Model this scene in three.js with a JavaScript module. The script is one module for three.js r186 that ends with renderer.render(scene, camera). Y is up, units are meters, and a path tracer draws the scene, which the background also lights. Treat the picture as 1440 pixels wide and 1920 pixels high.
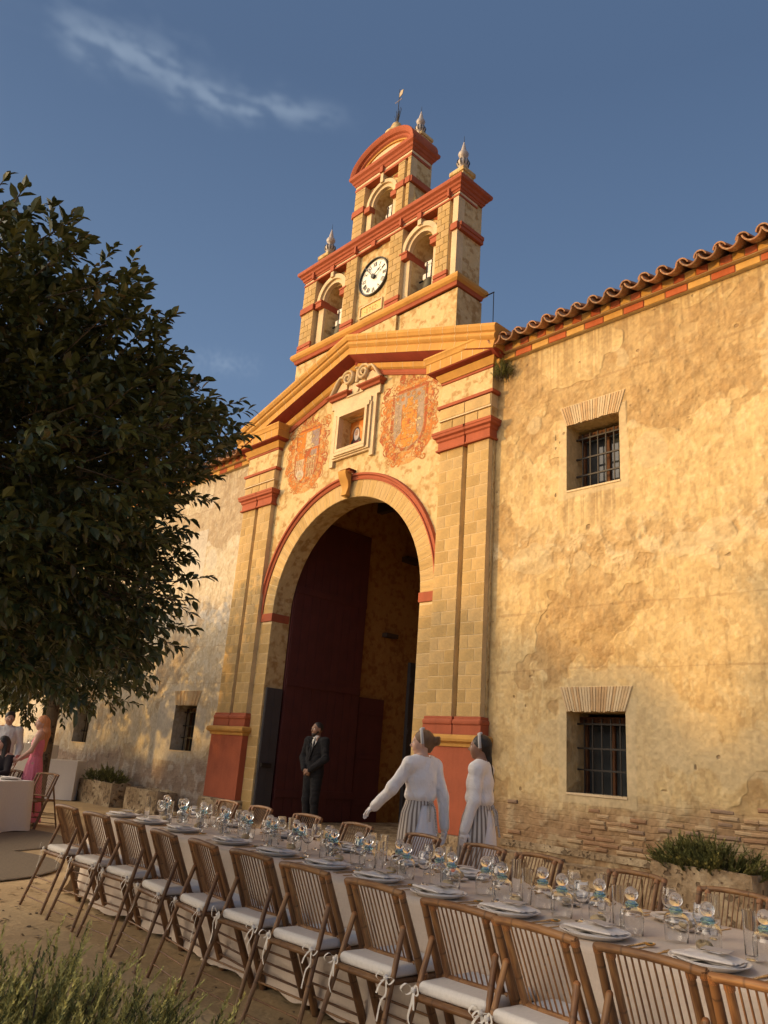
import * as THREE from 'three';
import { mergeGeometries, mergeVertices, toCreasedNormals } from 'three/addons/utils/BufferGeometryUtils.js';
import { RoundedBoxGeometry } from 'three/addons/geometries/RoundedBoxGeometry.js';

// ---------------------------------------------------------------- camera, sky, sun, exposure
const scene = new THREE.Scene();
const renderer = new THREE.WebGLRenderer({ antialias: true });
renderer.toneMapping = THREE.LinearToneMapping;
renderer.toneMappingExposure = 1.3;
renderer.shadowMap.enabled = true;
const camera = new THREE.PerspectiveCamera(66.78, 3 / 4, 0.05, 400);
camera.position.set(10.576, 1.30, 8.8);
camera.rotation.set(0.308835, 0.827771, 0.075355, 'YXZ');
scene.add(camera);

const SUN = new THREE.Vector3(-0.78, 0.125, 1).normalize();
const SUNCOL = new THREE.Color().setRGB(1.0, 0.57, 0.15), SUNPOW = 2.35;
const sun = new THREE.DirectionalLight(SUNCOL, SUNPOW);
sun.position.copy(SUN).multiplyScalar(60).add(new THREE.Vector3(2, 5, 0));
sun.target.position.set(2, 5, 0);
sun.castShadow = true;
sun.shadow.mapSize.set(4096, 4096);
Object.assign(sun.shadow.camera, { left: -22, right: 22, top: 16, bottom: -14, near: 5, far: 130 });
sun.shadow.radius = 2.2;
scene.add(sun, sun.target);

// ---------------------------------------------------------------- random numbers and tiling noise
function rng(seed) { let a = seed >>> 0; return () => { a = (a + 0x6D2B79F5) | 0; let t = Math.imul(a ^ (a >>> 15), 1 | a); t = (t + Math.imul(t ^ (t >>> 7), 61 | t)) ^ t; return ((t ^ (t >>> 14)) >>> 0) / 4294967296; }; }
const NT = new Float32Array(65536); { const r = rng(77); for (let i = 0; i < 65536; i++) NT[i] = r(); }
function vn(x, y, P, Q, s) {   // value noise, lattice periods P and Q
  let xi = Math.floor(x), yi = Math.floor(y); const fx = x - xi, fy = y - yi;
  const x0 = ((xi % P) + P) % P, y0 = ((yi % Q) + Q) % Q, x1 = (x0 + 1) % P, y1 = (y0 + 1) % Q;
  const u = fx * fx * (3 - 2 * fx), v = fy * fy * (3 - 2 * fy), k = s * 7919;
  const a = NT[(x0 * 251 + y0 * 1013 + k) & 65535], b = NT[(x1 * 251 + y0 * 1013 + k) & 65535], c = NT[(x0 * 251 + y1 * 1013 + k) & 65535], d = NT[(x1 * 251 + y1 * 1013 + k) & 65535];
  return a + (b - a) * u + (c - a) * v + (a - b - c + d) * u * v;
}
function fbm(u, v, fx, fy, oct, s) { let t = 0, w = 0.5, n = 0; for (let o = 0; o < oct; o++) { t += w * vn(u * fx, v * fy, fx, fy, s + o); n += w; w *= 0.5; fx *= 2; fy *= 2; } return t / n; }
const clamp = (x, a = 0, b = 1) => Math.min(b, Math.max(a, x));
const sst = (a, b, x) => { const t = clamp((x - a) / (b - a)); return t * t * (3 - 2 * t); };
const mix = (a, b, t) => a + (b - a) * t;
const mix3 = (a, b, t) => [mix(a[0], b[0], t), mix(a[1], b[1], t), mix(a[2], b[2], t)];

// ---------------------------------------------------------------- the sky: evening air with two wisps of cloud
{
  const W = 2048, H = 1024, data = new Float32Array(W * H * 4);
  const dirOf = (x, y, z) => new THREE.Vector3(x, y, z).normalize();
  const streak = [[-0.718, 0.684, -0.131], [-0.702, 0.690, -0.178], [-0.690, 0.689, -0.223], [-0.675, 0.687, -0.270], [-0.654, 0.686, -0.319], [-0.628, 0.687, -0.366], [-0.597, 0.689, -0.412], [-0.563, 0.690, -0.455]].map((p) => dirOf(...p)), wisp = [[-0.803, 0.449, -0.391], [-0.787, 0.453, -0.419], [-0.779, 0.454, -0.433], [-0.764, 0.454, -0.458]].map((p) => dirOf(...p));
  const segDist = (d, A, B) => { const ab = B.clone().sub(A), t = clamp(d.clone().sub(A).dot(ab) / ab.lengthSq()); return [d.distanceTo(A.clone().addScaledVector(ab, t)), t]; };
  const d = new THREE.Vector3(), tmp = new THREE.Vector3(), tmp2 = new THREE.Vector3();
  for (let j = 0; j < H; j++) for (let i = 0; i < W; i++) {
    const th = ((i + 0.5) / W - 0.5) * 2 * Math.PI, ph = ((j + 0.5) / H - 0.5) * Math.PI;
    d.set(Math.cos(ph) * Math.cos(th), Math.sin(ph), Math.cos(ph) * Math.sin(th));
    const e = Math.max(0, d.y), cg = d.dot(SUN), k = Math.pow(e, 0.62), g = (1 + cg) / 2;
    let c = mix3([0.205, 0.330, 0.520], [0.066, 0.111, 0.200], clamp(k * 1.22));
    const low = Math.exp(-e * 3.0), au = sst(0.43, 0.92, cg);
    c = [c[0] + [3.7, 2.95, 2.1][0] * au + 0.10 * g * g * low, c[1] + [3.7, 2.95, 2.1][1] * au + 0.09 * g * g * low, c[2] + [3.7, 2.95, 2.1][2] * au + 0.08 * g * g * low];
    if (d.y > 0.15 && d.x < 0.4 && d.z < 0.7) {
      let a = 0, best = 9, bs = 0, bf = 0;
      for (let q = 0; q + 1 < streak.length; q++) {
        const [s, t] = segDist(d, streak[q], streak[q + 1]); if (s < best) { best = s; bf = (q + t) / (streak.length - 1); tmp.copy(streak[q + 1]).sub(streak[q]).cross(d); tmp2.copy(d).sub(streak[q].clone().lerp(streak[q + 1], t)); bs = tmp2.dot(tmp) / (tmp.length() || 1); }
      }
      if (best < 0.16) {
        const w1 = fbm(bf * 0.5 + 0.1, 0.3, 9, 7, 3, 3) - 0.5, w2 = fbm(bf * 0.5 + 0.1, 0.7, 24, 7, 3, 7) - 0.5, fib = fbm(bf * 0.4 + bs * 0.9 + 0.3, bs * 2.2 + 0.5, 40, 64, 4, 11), puff = fbm(bf * 0.6 + 0.2, bs * 2.5 + 0.5, 22, 22, 4, 15);
        const taper = (1 - sst(0.7, 1.0, bf)) * sst(-0.02, 0.12, bf), s1 = (bs + 0.030 * w1 + 0.012 * w2 - 0.004) / (0.011 + 0.010 * (1 - bf)), s2 = (bs - 0.060 * (1 - bf) + 0.05 * w2 + 0.01) / (0.032 * (1.1 - bf));
        a = (Math.exp(-s1 * s1) * 0.85 * (0.25 + 1.3 * sst(0.3, 0.7, fib)) + Math.exp(-s2 * s2) * 0.42 * sst(0.34, 0.75, fib * 0.5 + puff * 0.5) * (1 - bf)) * taper;
      }
      for (let q = 0; q + 1 < wisp.length; q++) {
        const [s] = segDist(d, wisp[q], wisp[q + 1]);
        if (s < 0.06) { const n = fbm(th * 8 + 40, ph * 16 + 40, 64, 64, 4, 5); a = Math.max(a, Math.exp(-(s / 0.013) * (s / 0.013)) * sst(0.25, 0.75, n) * (q === 1 ? 0.9 : 0.55)); }
      }
      c = mix3(c, [0.36, 0.44, 0.54], clamp(a * 0.25));
    }
    if (d.y < 0) c = mix3(c, [0.16, 0.13, 0.09], sst(0, 0.05, -d.y));
    const o = (j * W + i) * 4; data[o] = c[0]; data[o + 1] = c[1]; data[o + 2] = c[2]; data[o + 3] = 1;
  }
  const t = new THREE.DataTexture(data, W, H, THREE.RGBAFormat, THREE.FloatType);
  t.mapping = THREE.EquirectangularReflectionMapping; t.magFilter = t.minFilter = THREE.LinearFilter; t.colorSpace = THREE.LinearSRGBColorSpace; t.needsUpdate = true;
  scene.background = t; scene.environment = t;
}

// ---------------------------------------------------------------- helpers
const V = (x, y, z) => new THREE.Vector3(x, y, z);
const seen = {};
function numbered(n) { if (!(n in seen)) { seen[n] = 0; return n; } seen[n]++; return n + '_' + String(seen[n]).padStart(3, '0'); }
function tag(o, label, category, group) { o.userData = { label, category }; if (group) o.userData.group = group; return o; }
function thing(name, label, category, [x, y, z] = [0, 0, 0], turn = 0, group) {
  const o = new THREE.Group(); o.name = numbered(name); o.position.set(x, y, z); o.rotation.y = turn; scene.add(o); return tag(o, label, category, group);
}
function part(name, geo, mat, parent, label) {
  if (Array.isArray(geo)) geo = merge(geo);
  const m = new THREE.Mesh(geo, mat); m.name = name; m.castShadow = m.receiveShadow = true; if (label) m.userData.label = label; if (parent) parent.add(m); return m;
}
function struct(name, geo, mat) { const m = part(name, geo, mat, scene); m.name = numbered(name); m.userData = { kind: 'structure' }; return m; }
function dup(root, [x, y, z], turn, label) { const r = root.clone(); r.name = numbered(root.name.replace(/_\d{3}$/, '')); r.position.set(x, y, z); r.rotation.y = turn; r.userData = { ...root.userData, label: label ?? root.userData.label }; scene.add(r); return r; }
function merge(list) {
  list = list.map((g) => { g = g.index ? g.toNonIndexed() : g; for (const k of Object.keys(g.attributes)) if (!['position', 'normal', 'uv'].includes(k)) g.deleteAttribute(k); if (!g.attributes.uv) g.setAttribute('uv', new THREE.BufferAttribute(new Float32Array(g.attributes.position.count * 2), 2)); return g; });
  return mergeGeometries(list);
}
function boxUV(g, s = 1) {      // uv in metres from the side that each face looks to
  g = g.index ? g.toNonIndexed() : g; const p = g.attributes.position, n = p.count, uv = new Float32Array(n * 2), a = V(), b = V(), c = V();
  if (!g.attributes.normal) g.computeVertexNormals();
  for (let i = 0; i < n; i += 3) {
    a.fromBufferAttribute(p, i); b.fromBufferAttribute(p, i + 1); c.fromBufferAttribute(p, i + 2);
    const nx = Math.abs((b.y - a.y) * (c.z - a.z) - (b.z - a.z) * (c.y - a.y)), ny = Math.abs((b.z - a.z) * (c.x - a.x) - (b.x - a.x) * (c.z - a.z)), nz = Math.abs((b.x - a.x) * (c.y - a.y) - (b.y - a.y) * (c.x - a.x));
    for (let k = 0; k < 3; k++) { const q = [a, b, c][k]; const [u, v] = nz >= nx && nz >= ny ? [q.x, q.y] : nx >= ny ? [q.z, q.y] : [q.x, q.z]; uv[(i + k) * 2] = u * s; uv[(i + k) * 2 + 1] = v * s; }
  }
  g.setAttribute('uv', new THREE.BufferAttribute(uv, 2)); return g;
}
function box(x0, x1, y0, y1, z0, z1, r = 0) {
  const g = r > 0 ? new RoundedBoxGeometry(x1 - x0, y1 - y0, z1 - z0, 1, r) : new THREE.BoxGeometry(x1 - x0, y1 - y0, z1 - z0);
  g.translate((x0 + x1) / 2, (y0 + y1) / 2, (z0 + z1) / 2); return boxUV(g);
}
function block(w, h, d, c = 0.008) {   // a block centred on x and y, back at z 0, front edges chamfered
  const X = w / 2, Y = h / 2, x = X - c, y = Y - c, f = d - c, P = [[-X, -Y, 0], [X, -Y, 0], [X, Y, 0], [-X, Y, 0], [-X, -Y, f], [X, -Y, f], [X, Y, f], [-X, Y, f], [-x, -y, d], [x, -y, d], [x, y, d], [-x, y, d]], pos = [];
  const quad = (a, b, e, g) => { for (const i of [a, b, e, a, e, g]) pos.push(...P[i]); };
  quad(8, 9, 10, 11); for (let i = 0; i < 4; i++) { const j = (i + 1) % 4; quad(i, j, 4 + j, 4 + i); quad(4 + i, 4 + j, 8 + j, 8 + i); }
  const g = new THREE.BufferGeometry(); g.setAttribute('position', new THREE.Float32BufferAttribute(pos, 3)); g.computeVertexNormals(); return boxUV(g);
}
function wedge(pts, z0, z1) {   // four xy corners, counter-clockwise, extruded from z0 to z1
  const s = new THREE.Shape(pts.map((p) => new THREE.Vector2(p[0], p[1]))), g = new THREE.ExtrudeGeometry(s, { depth: z1 - z0, bevelEnabled: false }); g.translate(0, 0, z0); return boxUV(g);
}
// a moulding: profile points (o outward, h along) swept along a plan path with mitred corners; mode 'plan' (path x,z; h is y), 'face' (path x,y; h is z)
function sweep(profile, path, mode, closed = false, side = 1) {
  const n = path.length, rows = [];
  for (let i = 0; i < n; i++) {
    const p = path[i], a = path[(i - 1 + n) % n], b = path[(i + 1) % n]; let n0 = null, n1 = null;
    if (i > 0 || closed) { const dx = p[0] - a[0], dy = p[1] - a[1], l = Math.hypot(dx, dy); n0 = [dy / l * side, -dx / l * side]; }
    if (i < n - 1 || closed) { const dx = b[0] - p[0], dy = b[1] - p[1], l = Math.hypot(dx, dy); n1 = [dy / l * side, -dx / l * side]; }
    n0 ??= n1; n1 ??= n0; const mx = n0[0] + n1[0], my = n0[1] + n1[1], q = 2 / Math.max(0.3, mx * mx + my * my);
    rows.push(profile.map(([o, h]) => { const u = p[0] + mx * q * o, w = p[1] + my * q * o; return mode === 'plan' ? [u, h, w] : [u, w, h]; }));
  }
  const pos = [], m = profile.length, segs = closed ? n : n - 1;
  const quad = (a, b, c, d) => { pos.push(...a, ...b, ...c, ...a, ...c, ...d); };
  for (let i = 0; i < segs; i++) { const r = rows[i], s = rows[(i + 1) % n]; for (let k = 0; k < m - 1; k++) quad(r[k], s[k], s[k + 1], r[k + 1]); }
  if (!closed) for (const r of [rows[0], rows[n - 1]]) { const tri = THREE.ShapeUtils.triangulateShape(profile.map((p) => new THREE.Vector2(p[0], p[1])), []); for (const t of tri) for (const i of t) pos.push(...r[i]); }
  let g = new THREE.BufferGeometry(); g.setAttribute('position', new THREE.Float32BufferAttribute(pos, 3)); g.computeVertexNormals();
  return toCreasedNormals(boxUV(g), 0.5);
}
function tube(a, b, r0, r1 = r0, seg = 8) {
  const d = b.clone().sub(a), g = new THREE.CylinderGeometry(r1, r0, d.length(), seg, 1); g.translate(0, d.length() / 2, 0);
  g.applyQuaternion(new THREE.Quaternion().setFromUnitVectors(V(0, 1, 0), d.clone().normalize())); g.translate(a.x, a.y, a.z); return g;
}
function pipe(pts, r, seg = 24, rad = 6) { return new THREE.TubeGeometry(new THREE.CatmullRomCurve3(pts.map((p) => (p.isVector3 ? p : V(...p)))), seg, r, rad); }
const lathe = (pts, seg = 24) => new THREE.LatheGeometry(pts.map((p) => new THREE.Vector2(p[0], p[1])), seg);
const moved = (g, x, y, z, ry = 0) => { g = g.clone(); if (ry) g.rotateY(ry); g.translate(x, y, z); return g; };
function deform(g, fn) { const p = g.attributes.position, v = V(); for (let i = 0; i < p.count; i++) { v.fromBufferAttribute(p, i); fn(v); p.setXYZ(i, v.x, v.y, v.z); } g.computeVertexNormals(); return g; }

// ---------------------------------------------------------------- computed textures: fn(u, v) gives [r, g, b, height] (linear colour)
const enc = (x) => Math.round(255 * (x <= 0.0031308 ? 12.92 * x : 1.055 * Math.pow(Math.min(1, x), 1 / 2.4) - 0.055));
const ENC = new Uint8Array(4097); for (let i = 0; i <= 4096; i++) ENC[i] = enc(i / 4096);
function texture(w, h, size, fn) {
  const a = new Uint8Array(w * h * 4), b = new Uint8Array(w * h * 4);
  for (let j = 0; j < h; j++) for (let i = 0; i < w; i++) {
    const c = fn((i + 0.5) / w, (j + 0.5) / h), o = (j * w + i) * 4;
    for (let k = 0; k < 3; k++) a[o + k] = ENC[Math.round(clamp(c[k]) * 4096)]; a[o + 3] = 255;
    b[o] = b[o + 1] = b[o + 2] = Math.round(255 * clamp(c[3] ?? 0.5)); b[o + 3] = 255;
  }
  const mk = (d, cs) => { const t = new THREE.DataTexture(d, w, h, THREE.RGBAFormat); t.wrapS = t.wrapT = THREE.RepeatWrapping; t.magFilter = THREE.LinearFilter; t.minFilter = THREE.LinearMipmapLinearFilter; t.generateMipmaps = true; t.colorSpace = cs; t.repeat.set(1 / size[0], 1 / size[1]); t.needsUpdate = true; return t; };
  return { map: mk(a, THREE.SRGBColorSpace), bumpMap: mk(b, THREE.NoColorSpace) };
}
const std = (o) => { const m = new THREE.MeshStandardMaterial({ roughness: 0.9, side: THREE.DoubleSide, ...o }); if (Array.isArray(o.color)) m.color = new THREE.Color().setRGB(...o.color); return m; };
const rgb = (r, g, b) => new THREE.Color().setRGB(r, g, b);
const tinted = (m, r, g, b) => { const c = m.clone(); c.color = rgb(r, g, b); return c; };
function shifted(t, du, dv) { const o = {}; for (const k of ['map', 'bumpMap']) { o[k] = t[k].clone(); o[k].offset.set(du, dv); o[k].needsUpdate = true; } return o; }
// ---------------------------------------------------------------- materials
const REPAIRS = [[5.62, 6.9, .16, .2], [5.97, 5.45, .2, .22], [4.16, 4.2, .3, .2], [4.98, 4.05, .16, .22], [6.4, 4.1, .2, .13], [6.75, 4.15, .2, .16], [7.75, 6.2, .28, .75], [4.14, 6.25, .14, .16], [5.75, 5.85, .07, .07], [7.2, 1.55, .5, .3], [5.0, 1.62, .95, .75], [6.3, 1.8, .35, .3]];
function wallFn(seed, coarse) {
  return (u, v) => {
    const X = u * 8, Y = v * 8;
    const n1 = fbm(u, v, 5, 5, 5, seed), n2 = fbm(u, v, 48, 48, 4, seed + 7), st = fbm(u, v, 110, 9, 4, seed + 13), n3 = fbm(u, v, 11, 14, 4, seed + 19), fine = fbm(u, v, 190, 190, 2, seed + 23), lump = fbm(u, v, 26, 30, 3, seed + 29);
    let c = mix3([0.60, 0.475, 0.265], [0.50, 0.375, 0.19], sst(0.36, 0.64, n1 * 0.5 + n2 * 0.5));
    c = mix3(c, [0.66, 0.555, 0.345], sst(0.52, 0.68, st * 0.5 + n2 * 0.25 + n3 * 0.25) * 0.40);
    c = mix3(c, [0.36, 0.245, 0.115], sst(0.56, 0.70, fbm(u, v, 130, 40, 4, seed + 61)) * 0.35);
    c = mix3(c, [0.69, 0.595, 0.38], sst(0.60, 0.70, fbm(u, v, 85, 70, 3, seed + 67)) * 0.45);
    let h = 0.45 + 0.25 * (n2 - 0.5) + 0.16 * (fine - 0.5) + 0.14 * (st - 0.5);
    // where the top coat has come away: darker, coarser, with a broken edge
    const lost = sst(0.505, 0.525, n1 * 0.52 + n3 * 0.26 + lump * 0.22);
    c = mix3(c, mix3([0.43, 0.305, 0.15], [0.35, 0.23, 0.105], sst(0.4, 0.6, n2)), lost * 0.62); h -= lost * (0.20 - 0.30 * (n2 - 0.5));
    { const dr = fbm(u, 0.37, 150, 4, 3, seed + 81), fall = (top, len) => sst(top - len, top, Y) * (Y < top ? 1 : 0), near = (wx) => sst(0.62, 0.4, Math.abs(X - wx)); const w = sst(0.5, 0.68, dr) * Math.max(fall(7.55, 1.1) * 0.8, coarse * near(5.13) * Math.max(fall(5.06, 0.9), fall(1.05, 0.5))); c = mix3(c, [0.27, 0.19, 0.105], w * 0.6); }
    { const seam = Math.min(Math.abs(Y - 3.42 - 0.1 * (n1 - 0.5)), Math.abs(Y - 2.62 - 0.14 * (n1 - 0.5)), Math.abs(Y - 6.72 + 0.1 * (n1 - 0.5))); c = mix3(c, [0.3, 0.2, 0.1], sst(0.02, 0.0, seam + 0.05 * (n2 - 0.5)) * 0.45); }
    // the coarse band of bare rubble between the storeys, and the bare foot of the wall
    const band = sst(0.42, 0.12, Math.abs(Y - 4.25 - 0.5 * (n1 - 0.5)) - 0.12 * (lump - 0.5) * 4) * coarse;
    const foot = sst(1.14, 0.86, Y + 0.5 * (n3 - 0.5)), edge = sst(0.52, 0.6, n1 + 0.12 * (lump - 0.5)) * 0.55;
    const rough = clamp(Math.max(band, foot, edge));
    c = mix3(c, mix3([0.44, 0.32, 0.17], [0.62, 0.53, 0.36], sst(0.42, 0.62, n2)), band * 0.75); h += band * 1.1 * (fbm(u, v, 34, 30, 3, seed + 71) - 0.5);
    if (foot > 0) { const row = Math.abs(((Y / 0.075 + 0.6 * lump) % 1) - 0.5) * 2, j = sst(0.8, 1, row); c = mix3(c, mix3(mix3([0.36, 0.255, 0.15], [0.25, 0.15, 0.085], lump), [0.46, 0.38, 0.26], sst(0.5, 0.66, n2) * 0.7), foot * 0.9); h -= 0.14 * j * foot; }
    h += rough * (1.3 * (lump - 0.5) + 1.0 * (n2 - 0.5)) + 0.25 * (fbm(u, v, 85, 60, 3, seed + 67) - 0.5);
    // smooth mortar repairs
    for (const [x, y, rx, ry] of REPAIRS) {
      const q = Math.hypot((X - x) / rx, (Y - y) / ry); if (q > 1.6) continue;
      const m = sst(1.10, 0.92, q + 1.7 * (n3 - 0.5) + 1.0 * (lump - 0.5)) * coarse; if (m > 0) { c = mix3(c, [0.56, 0.475, 0.31].map((k) => k * (0.85 + 0.3 * n2)), m * 0.6); h = mix(h, 0.55 + 0.12 * (fine - 0.5), m * 0.45); }
    }
    // lighter margins round the window openings
    for (const [wx, wy] of [[5.13, 5.6], [5.13, 1.58]]) { const q = Math.max((Math.abs(X - wx) - 0.42) / 0.13, (Math.abs(Y - wy) - 0.5) / 0.14) + 0.7 * (n3 - 0.5); const m = sst(1.1, 0.8, q) * coarse; c = mix3(c, [0.58, 0.50, 0.34].map((k) => k * (0.85 + 0.3 * n2)), m * 0.65); h = mix(h, 0.55, m * 0.8); }
    const ck = Math.abs(fbm(u, v, 9, 9, 4, seed + 31) - 0.5), crack = sst(0.006, 0.0, ck) * sst(0.45, 0.6, fbm(u, v, 4, 4, 2, seed + 37));
    const c2 = Math.abs(fbm(u, v, 14, 10, 4, seed + 41) - 0.52), crack2 = sst(0.005, 0.0, c2) * sst(0.5, 0.62, fbm(u, v, 5, 6, 2, seed + 43));
    const cr = Math.max(crack, crack2); c = mix3(c, [0.2, 0.12, 0.06], cr * 0.08); h -= cr * 0.03;
    const pit = sst(0.88, 0.93, fbm(u, v, 60, 60, 2, seed + 53)); c = mix3(c, [0.2, 0.13, 0.07], pit * 0.6); h -= pit * 0.3;
    c = c.map((k) => k * (0.80 + 0.32 * fine));
    return [...c, h];
  };
}
const TW = texture(1536, 1536, [8, 8], wallFn(3, 1)), TP = texture(768, 768, [3, 3], (u, v) => {
  const a = fbm(u, v, 4, 4, 5, 61), b = fbm(u, v, 30, 30, 3, 67), f = fbm(u, v, 120, 120, 2, 71), s = fbm(u, v, 40, 5, 3, 73);
  let c = mix3([0.60, 0.48, 0.27], [0.45, 0.31, 0.135], sst(0.40, 0.64, a * 0.5 + b * 0.5)); c = mix3(c, [0.36, 0.22, 0.085], sst(0.56, 0.70, b) * 0.5); c = mix3(c, [0.66, 0.57, 0.36], sst(0.58, 0.7, fbm(u, v, 40, 40, 3, 75)) * 0.5);
  return [...c.map((k) => k * (0.9 + 0.2 * f) * (0.94 + 0.12 * s)), 0.5 + 0.4 * (b - 0.5) + 0.3 * (f - 0.5)];
});
const TS = texture(512, 512, [1.6, 1.6], (u, v) => {   // mottled soft stone
  const a = fbm(u, v, 5, 5, 4, 81), b = fbm(u, v, 34, 34, 3, 83), f = fbm(u, v, 110, 110, 2, 87);
  const k = 0.74 + 0.35 * a + 0.2 * (b - 0.5) + 0.16 * (f - 0.5); return [k, k * (0.98 - 0.06 * b), k * (0.97 - 0.14 * b), 0.5 + 0.5 * (b - 0.5) + 0.3 * (f - 0.5)];
});
const TC = texture(512, 512, [1.2, 1.2], (u, v) => {   // limewash colour, faintly worn
  const a = fbm(u, v, 5, 5, 4, 91), b = fbm(u, v, 40, 40, 3, 93), s = fbm(u, v, 36, 6, 3, 97);
  const w = sst(0.62, 0.75, b * 0.6 + a * 0.4), k = 0.76 + 0.3 * a + 0.14 * (s - 0.5); return [mix(k, 1, w * 0.4), mix(k, 1, w * 0.5), mix(k, 1.0, w * 0.5), 0.5 + 0.5 * (b - 0.5)];
});
const TG = texture(1024, 1024, [3.4, 3.4], (u, v) => {   // trodden yellow sand
  const a = fbm(u, v, 4, 4, 5, 101), b = fbm(u, v, 22, 22, 4, 103), f = fbm(u, v, 150, 150, 2, 107), g = vn(u * 230, v * 230, 230, 230, 109);
  let c = mix3([0.43, 0.315, 0.165], [0.345, 0.245, 0.125], sst(0.35, 0.65, a)); c = c.map((k) => k * (0.8 + 0.22 * b + 0.2 * f));
  if (g > 0.93) c = c.map((k) => k * 1.35); if (g < 0.05) c = c.map((k) => k * 0.6);
  const dent = sst(0.58, 0.7, b); return [...c, 0.55 + 0.5 * (b - 0.5) + 0.16 * (f - 0.5) - 0.25 * dent + (g > 0.93 ? 0.1 : 0)];
});
const TB = texture(256, 1024, [0.06, 0.8], (u, v) => {   // smoked bamboo, fibre along v
  const f = fbm(u, v, 24, 5, 3, 113), w = fbm(u, v, 3, 7, 4, 117), node = Math.abs(((v * 3.0) % 1) - 0.5), nd = sst(0.03, 0.0, node);
  let c = mix3([0.30, 0.145, 0.055], [0.125, 0.052, 0.021], sst(0.3, 0.7, w * 0.7 + f * 0.3)); c = mix3(c, [0.38, 0.22, 0.10], sst(0.6, 0.8, f) * 0.5); c = mix3(c, [0.08, 0.035, 0.015], nd * 0.7);
  return [...c, 0.5 + 0.3 * (f - 0.5) + nd * 0.4];
});
const TL = texture(512, 512, [0.16, 0.16], (u, v) => {   // linen
  const wv = 0.5 + 0.25 * Math.sin(u * 2 * Math.PI * 40) + 0.25 * Math.sin(v * 2 * Math.PI * 40), n = fbm(u, v, 8, 40, 3, 121), m = fbm(u, v, 40, 8, 3, 123), k = 0.9 + 0.08 * wv + 0.1 * (n + m - 1); return [k, k, k, 0.3 + 0.4 * wv + 0.3 * (n - 0.5)];
});
const TA = texture(512, 512, [0.9, 0.9], (u, v) => {   // fired clay with lichen
  const a = fbm(u, v, 6, 6, 4, 131), b = fbm(u, v, 40, 40, 3, 133); let c = mix3([0.40, 0.20, 0.095], [0.22, 0.12, 0.07], a); c = mix3(c, [0.42, 0.36, 0.25], sst(0.56, 0.7, b) * 0.6); return [...c, 0.5 + 0.6 * (b - 0.5)];
});
const TR = texture(768, 768, [1.1, 1.1], (u, v) => {   // pitted trough stone
  const a = fbm(u, v, 5, 5, 5, 141), b = fbm(u, v, 30, 30, 4, 143), p = sst(0.64, 0.74, fbm(u, v, 26, 26, 2, 147)); let c = mix3([0.52, 0.44, 0.30], [0.32, 0.245, 0.15], sst(0.35, 0.65, a)); c = c.map((k) => k * (0.8 + 0.4 * b)); c = mix3(c, [0.14, 0.10, 0.06], p * 0.8); return [...c, 0.6 + 0.5 * (b - 0.5) - p * 0.5];
});
const M = {
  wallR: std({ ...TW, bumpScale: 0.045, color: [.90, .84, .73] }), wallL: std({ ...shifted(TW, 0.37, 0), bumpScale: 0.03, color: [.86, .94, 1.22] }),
  plaster: std({ ...TP, bumpScale: 0.010, color: [.91, .86, .75] }),
  stones: [[.50, .355, .145], [.54, .385, .165], [.45, .315, .125], [.51, .37, .17]].map((c) => std({ ...TS, bumpScale: 0.007, color: c })),
  joint: std({ ...TS, bumpScale: 0.003, color: [.64, .52, .31] }), cream: std({ ...TS, bumpScale: 0.004, color: [.63, .52, .34] }),
  red: std({ ...TC, bumpScale: 0.004, color: [.36, .090, .038], roughness: 0.9 }), yellow: std({ ...TC, bumpScale: 0.004, color: [.54, .285, .064], roughness: 0.9 }),
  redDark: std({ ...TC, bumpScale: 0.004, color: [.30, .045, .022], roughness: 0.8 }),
  bricksY: [[.60, .34, .09], [.55, .30, .07], [.64, .38, .11]].map((c) => std({ ...TC, bumpScale: 0.004, color: c })), bricksR: [[.45, .11, .035], [.38, .085, .03], [.50, .13, .045]].map((c) => std({ ...TC, bumpScale: 0.004, color: c })),
  clay: [[1, 1, 1], [.82, .8, .8], [1.1, 1.0, .92]].map((c) => std({ ...TA, bumpScale: 0.006, color: c })),
  maroon: std({ ...TC, bumpScale: 0.003, color: [.085, .019, .018], roughness: 0.7 }), ochre: std({ ...TP, bumpScale: 0.004, color: [.50, .33, .15] }), greyDoor: std({ ...TC, bumpScale: 0.003, color: [.055, .052, .056], roughness: 0.6 }),
  iron: std({ color: [.03, .026, .023], roughness: 0.55, metalness: 0.5 }), wood: std({ ...shifted(TB, .2, .1), bumpScale: 0.002, color: [.42, .36, .33] }), darkWood: std({ color: [.05, .032, .022], roughness: 0.7 }),
  glass: std({ color: [.035, .04, .045], roughness: 0.08, metalness: 0 }), dark: std({ color: [.02, .017, .015] }),
  sand: std({ ...TG, color: [1.3, 1.28, 1.25], bumpScale: 0.018, roughness: 1 }), trough: std({ ...TR, bumpScale: 0.03, color: [.82, .76, .70] }),
  bell: std({ color: [.10, .085, .05], roughness: 0.45, metalness: 0.8 }), white: std({ color: [.72, .70, .66], roughness: 0.7 }), black: std({ color: [.012, .011, .011], roughness: 0.5 }),
  finial: std({ ...TS, bumpScale: 0.004, color: [.42, .40, .40], roughness: 0.45 }), gilt: std({ color: [.30, .23, .14], roughness: 0.5, metalness: 0.6 }),
};
const G = -0.10;   // level of the courtyard sand
const R0 = rng(5), pick = (a, r = R0) => a[Math.floor(r() * a.length) % a.length];

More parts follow.
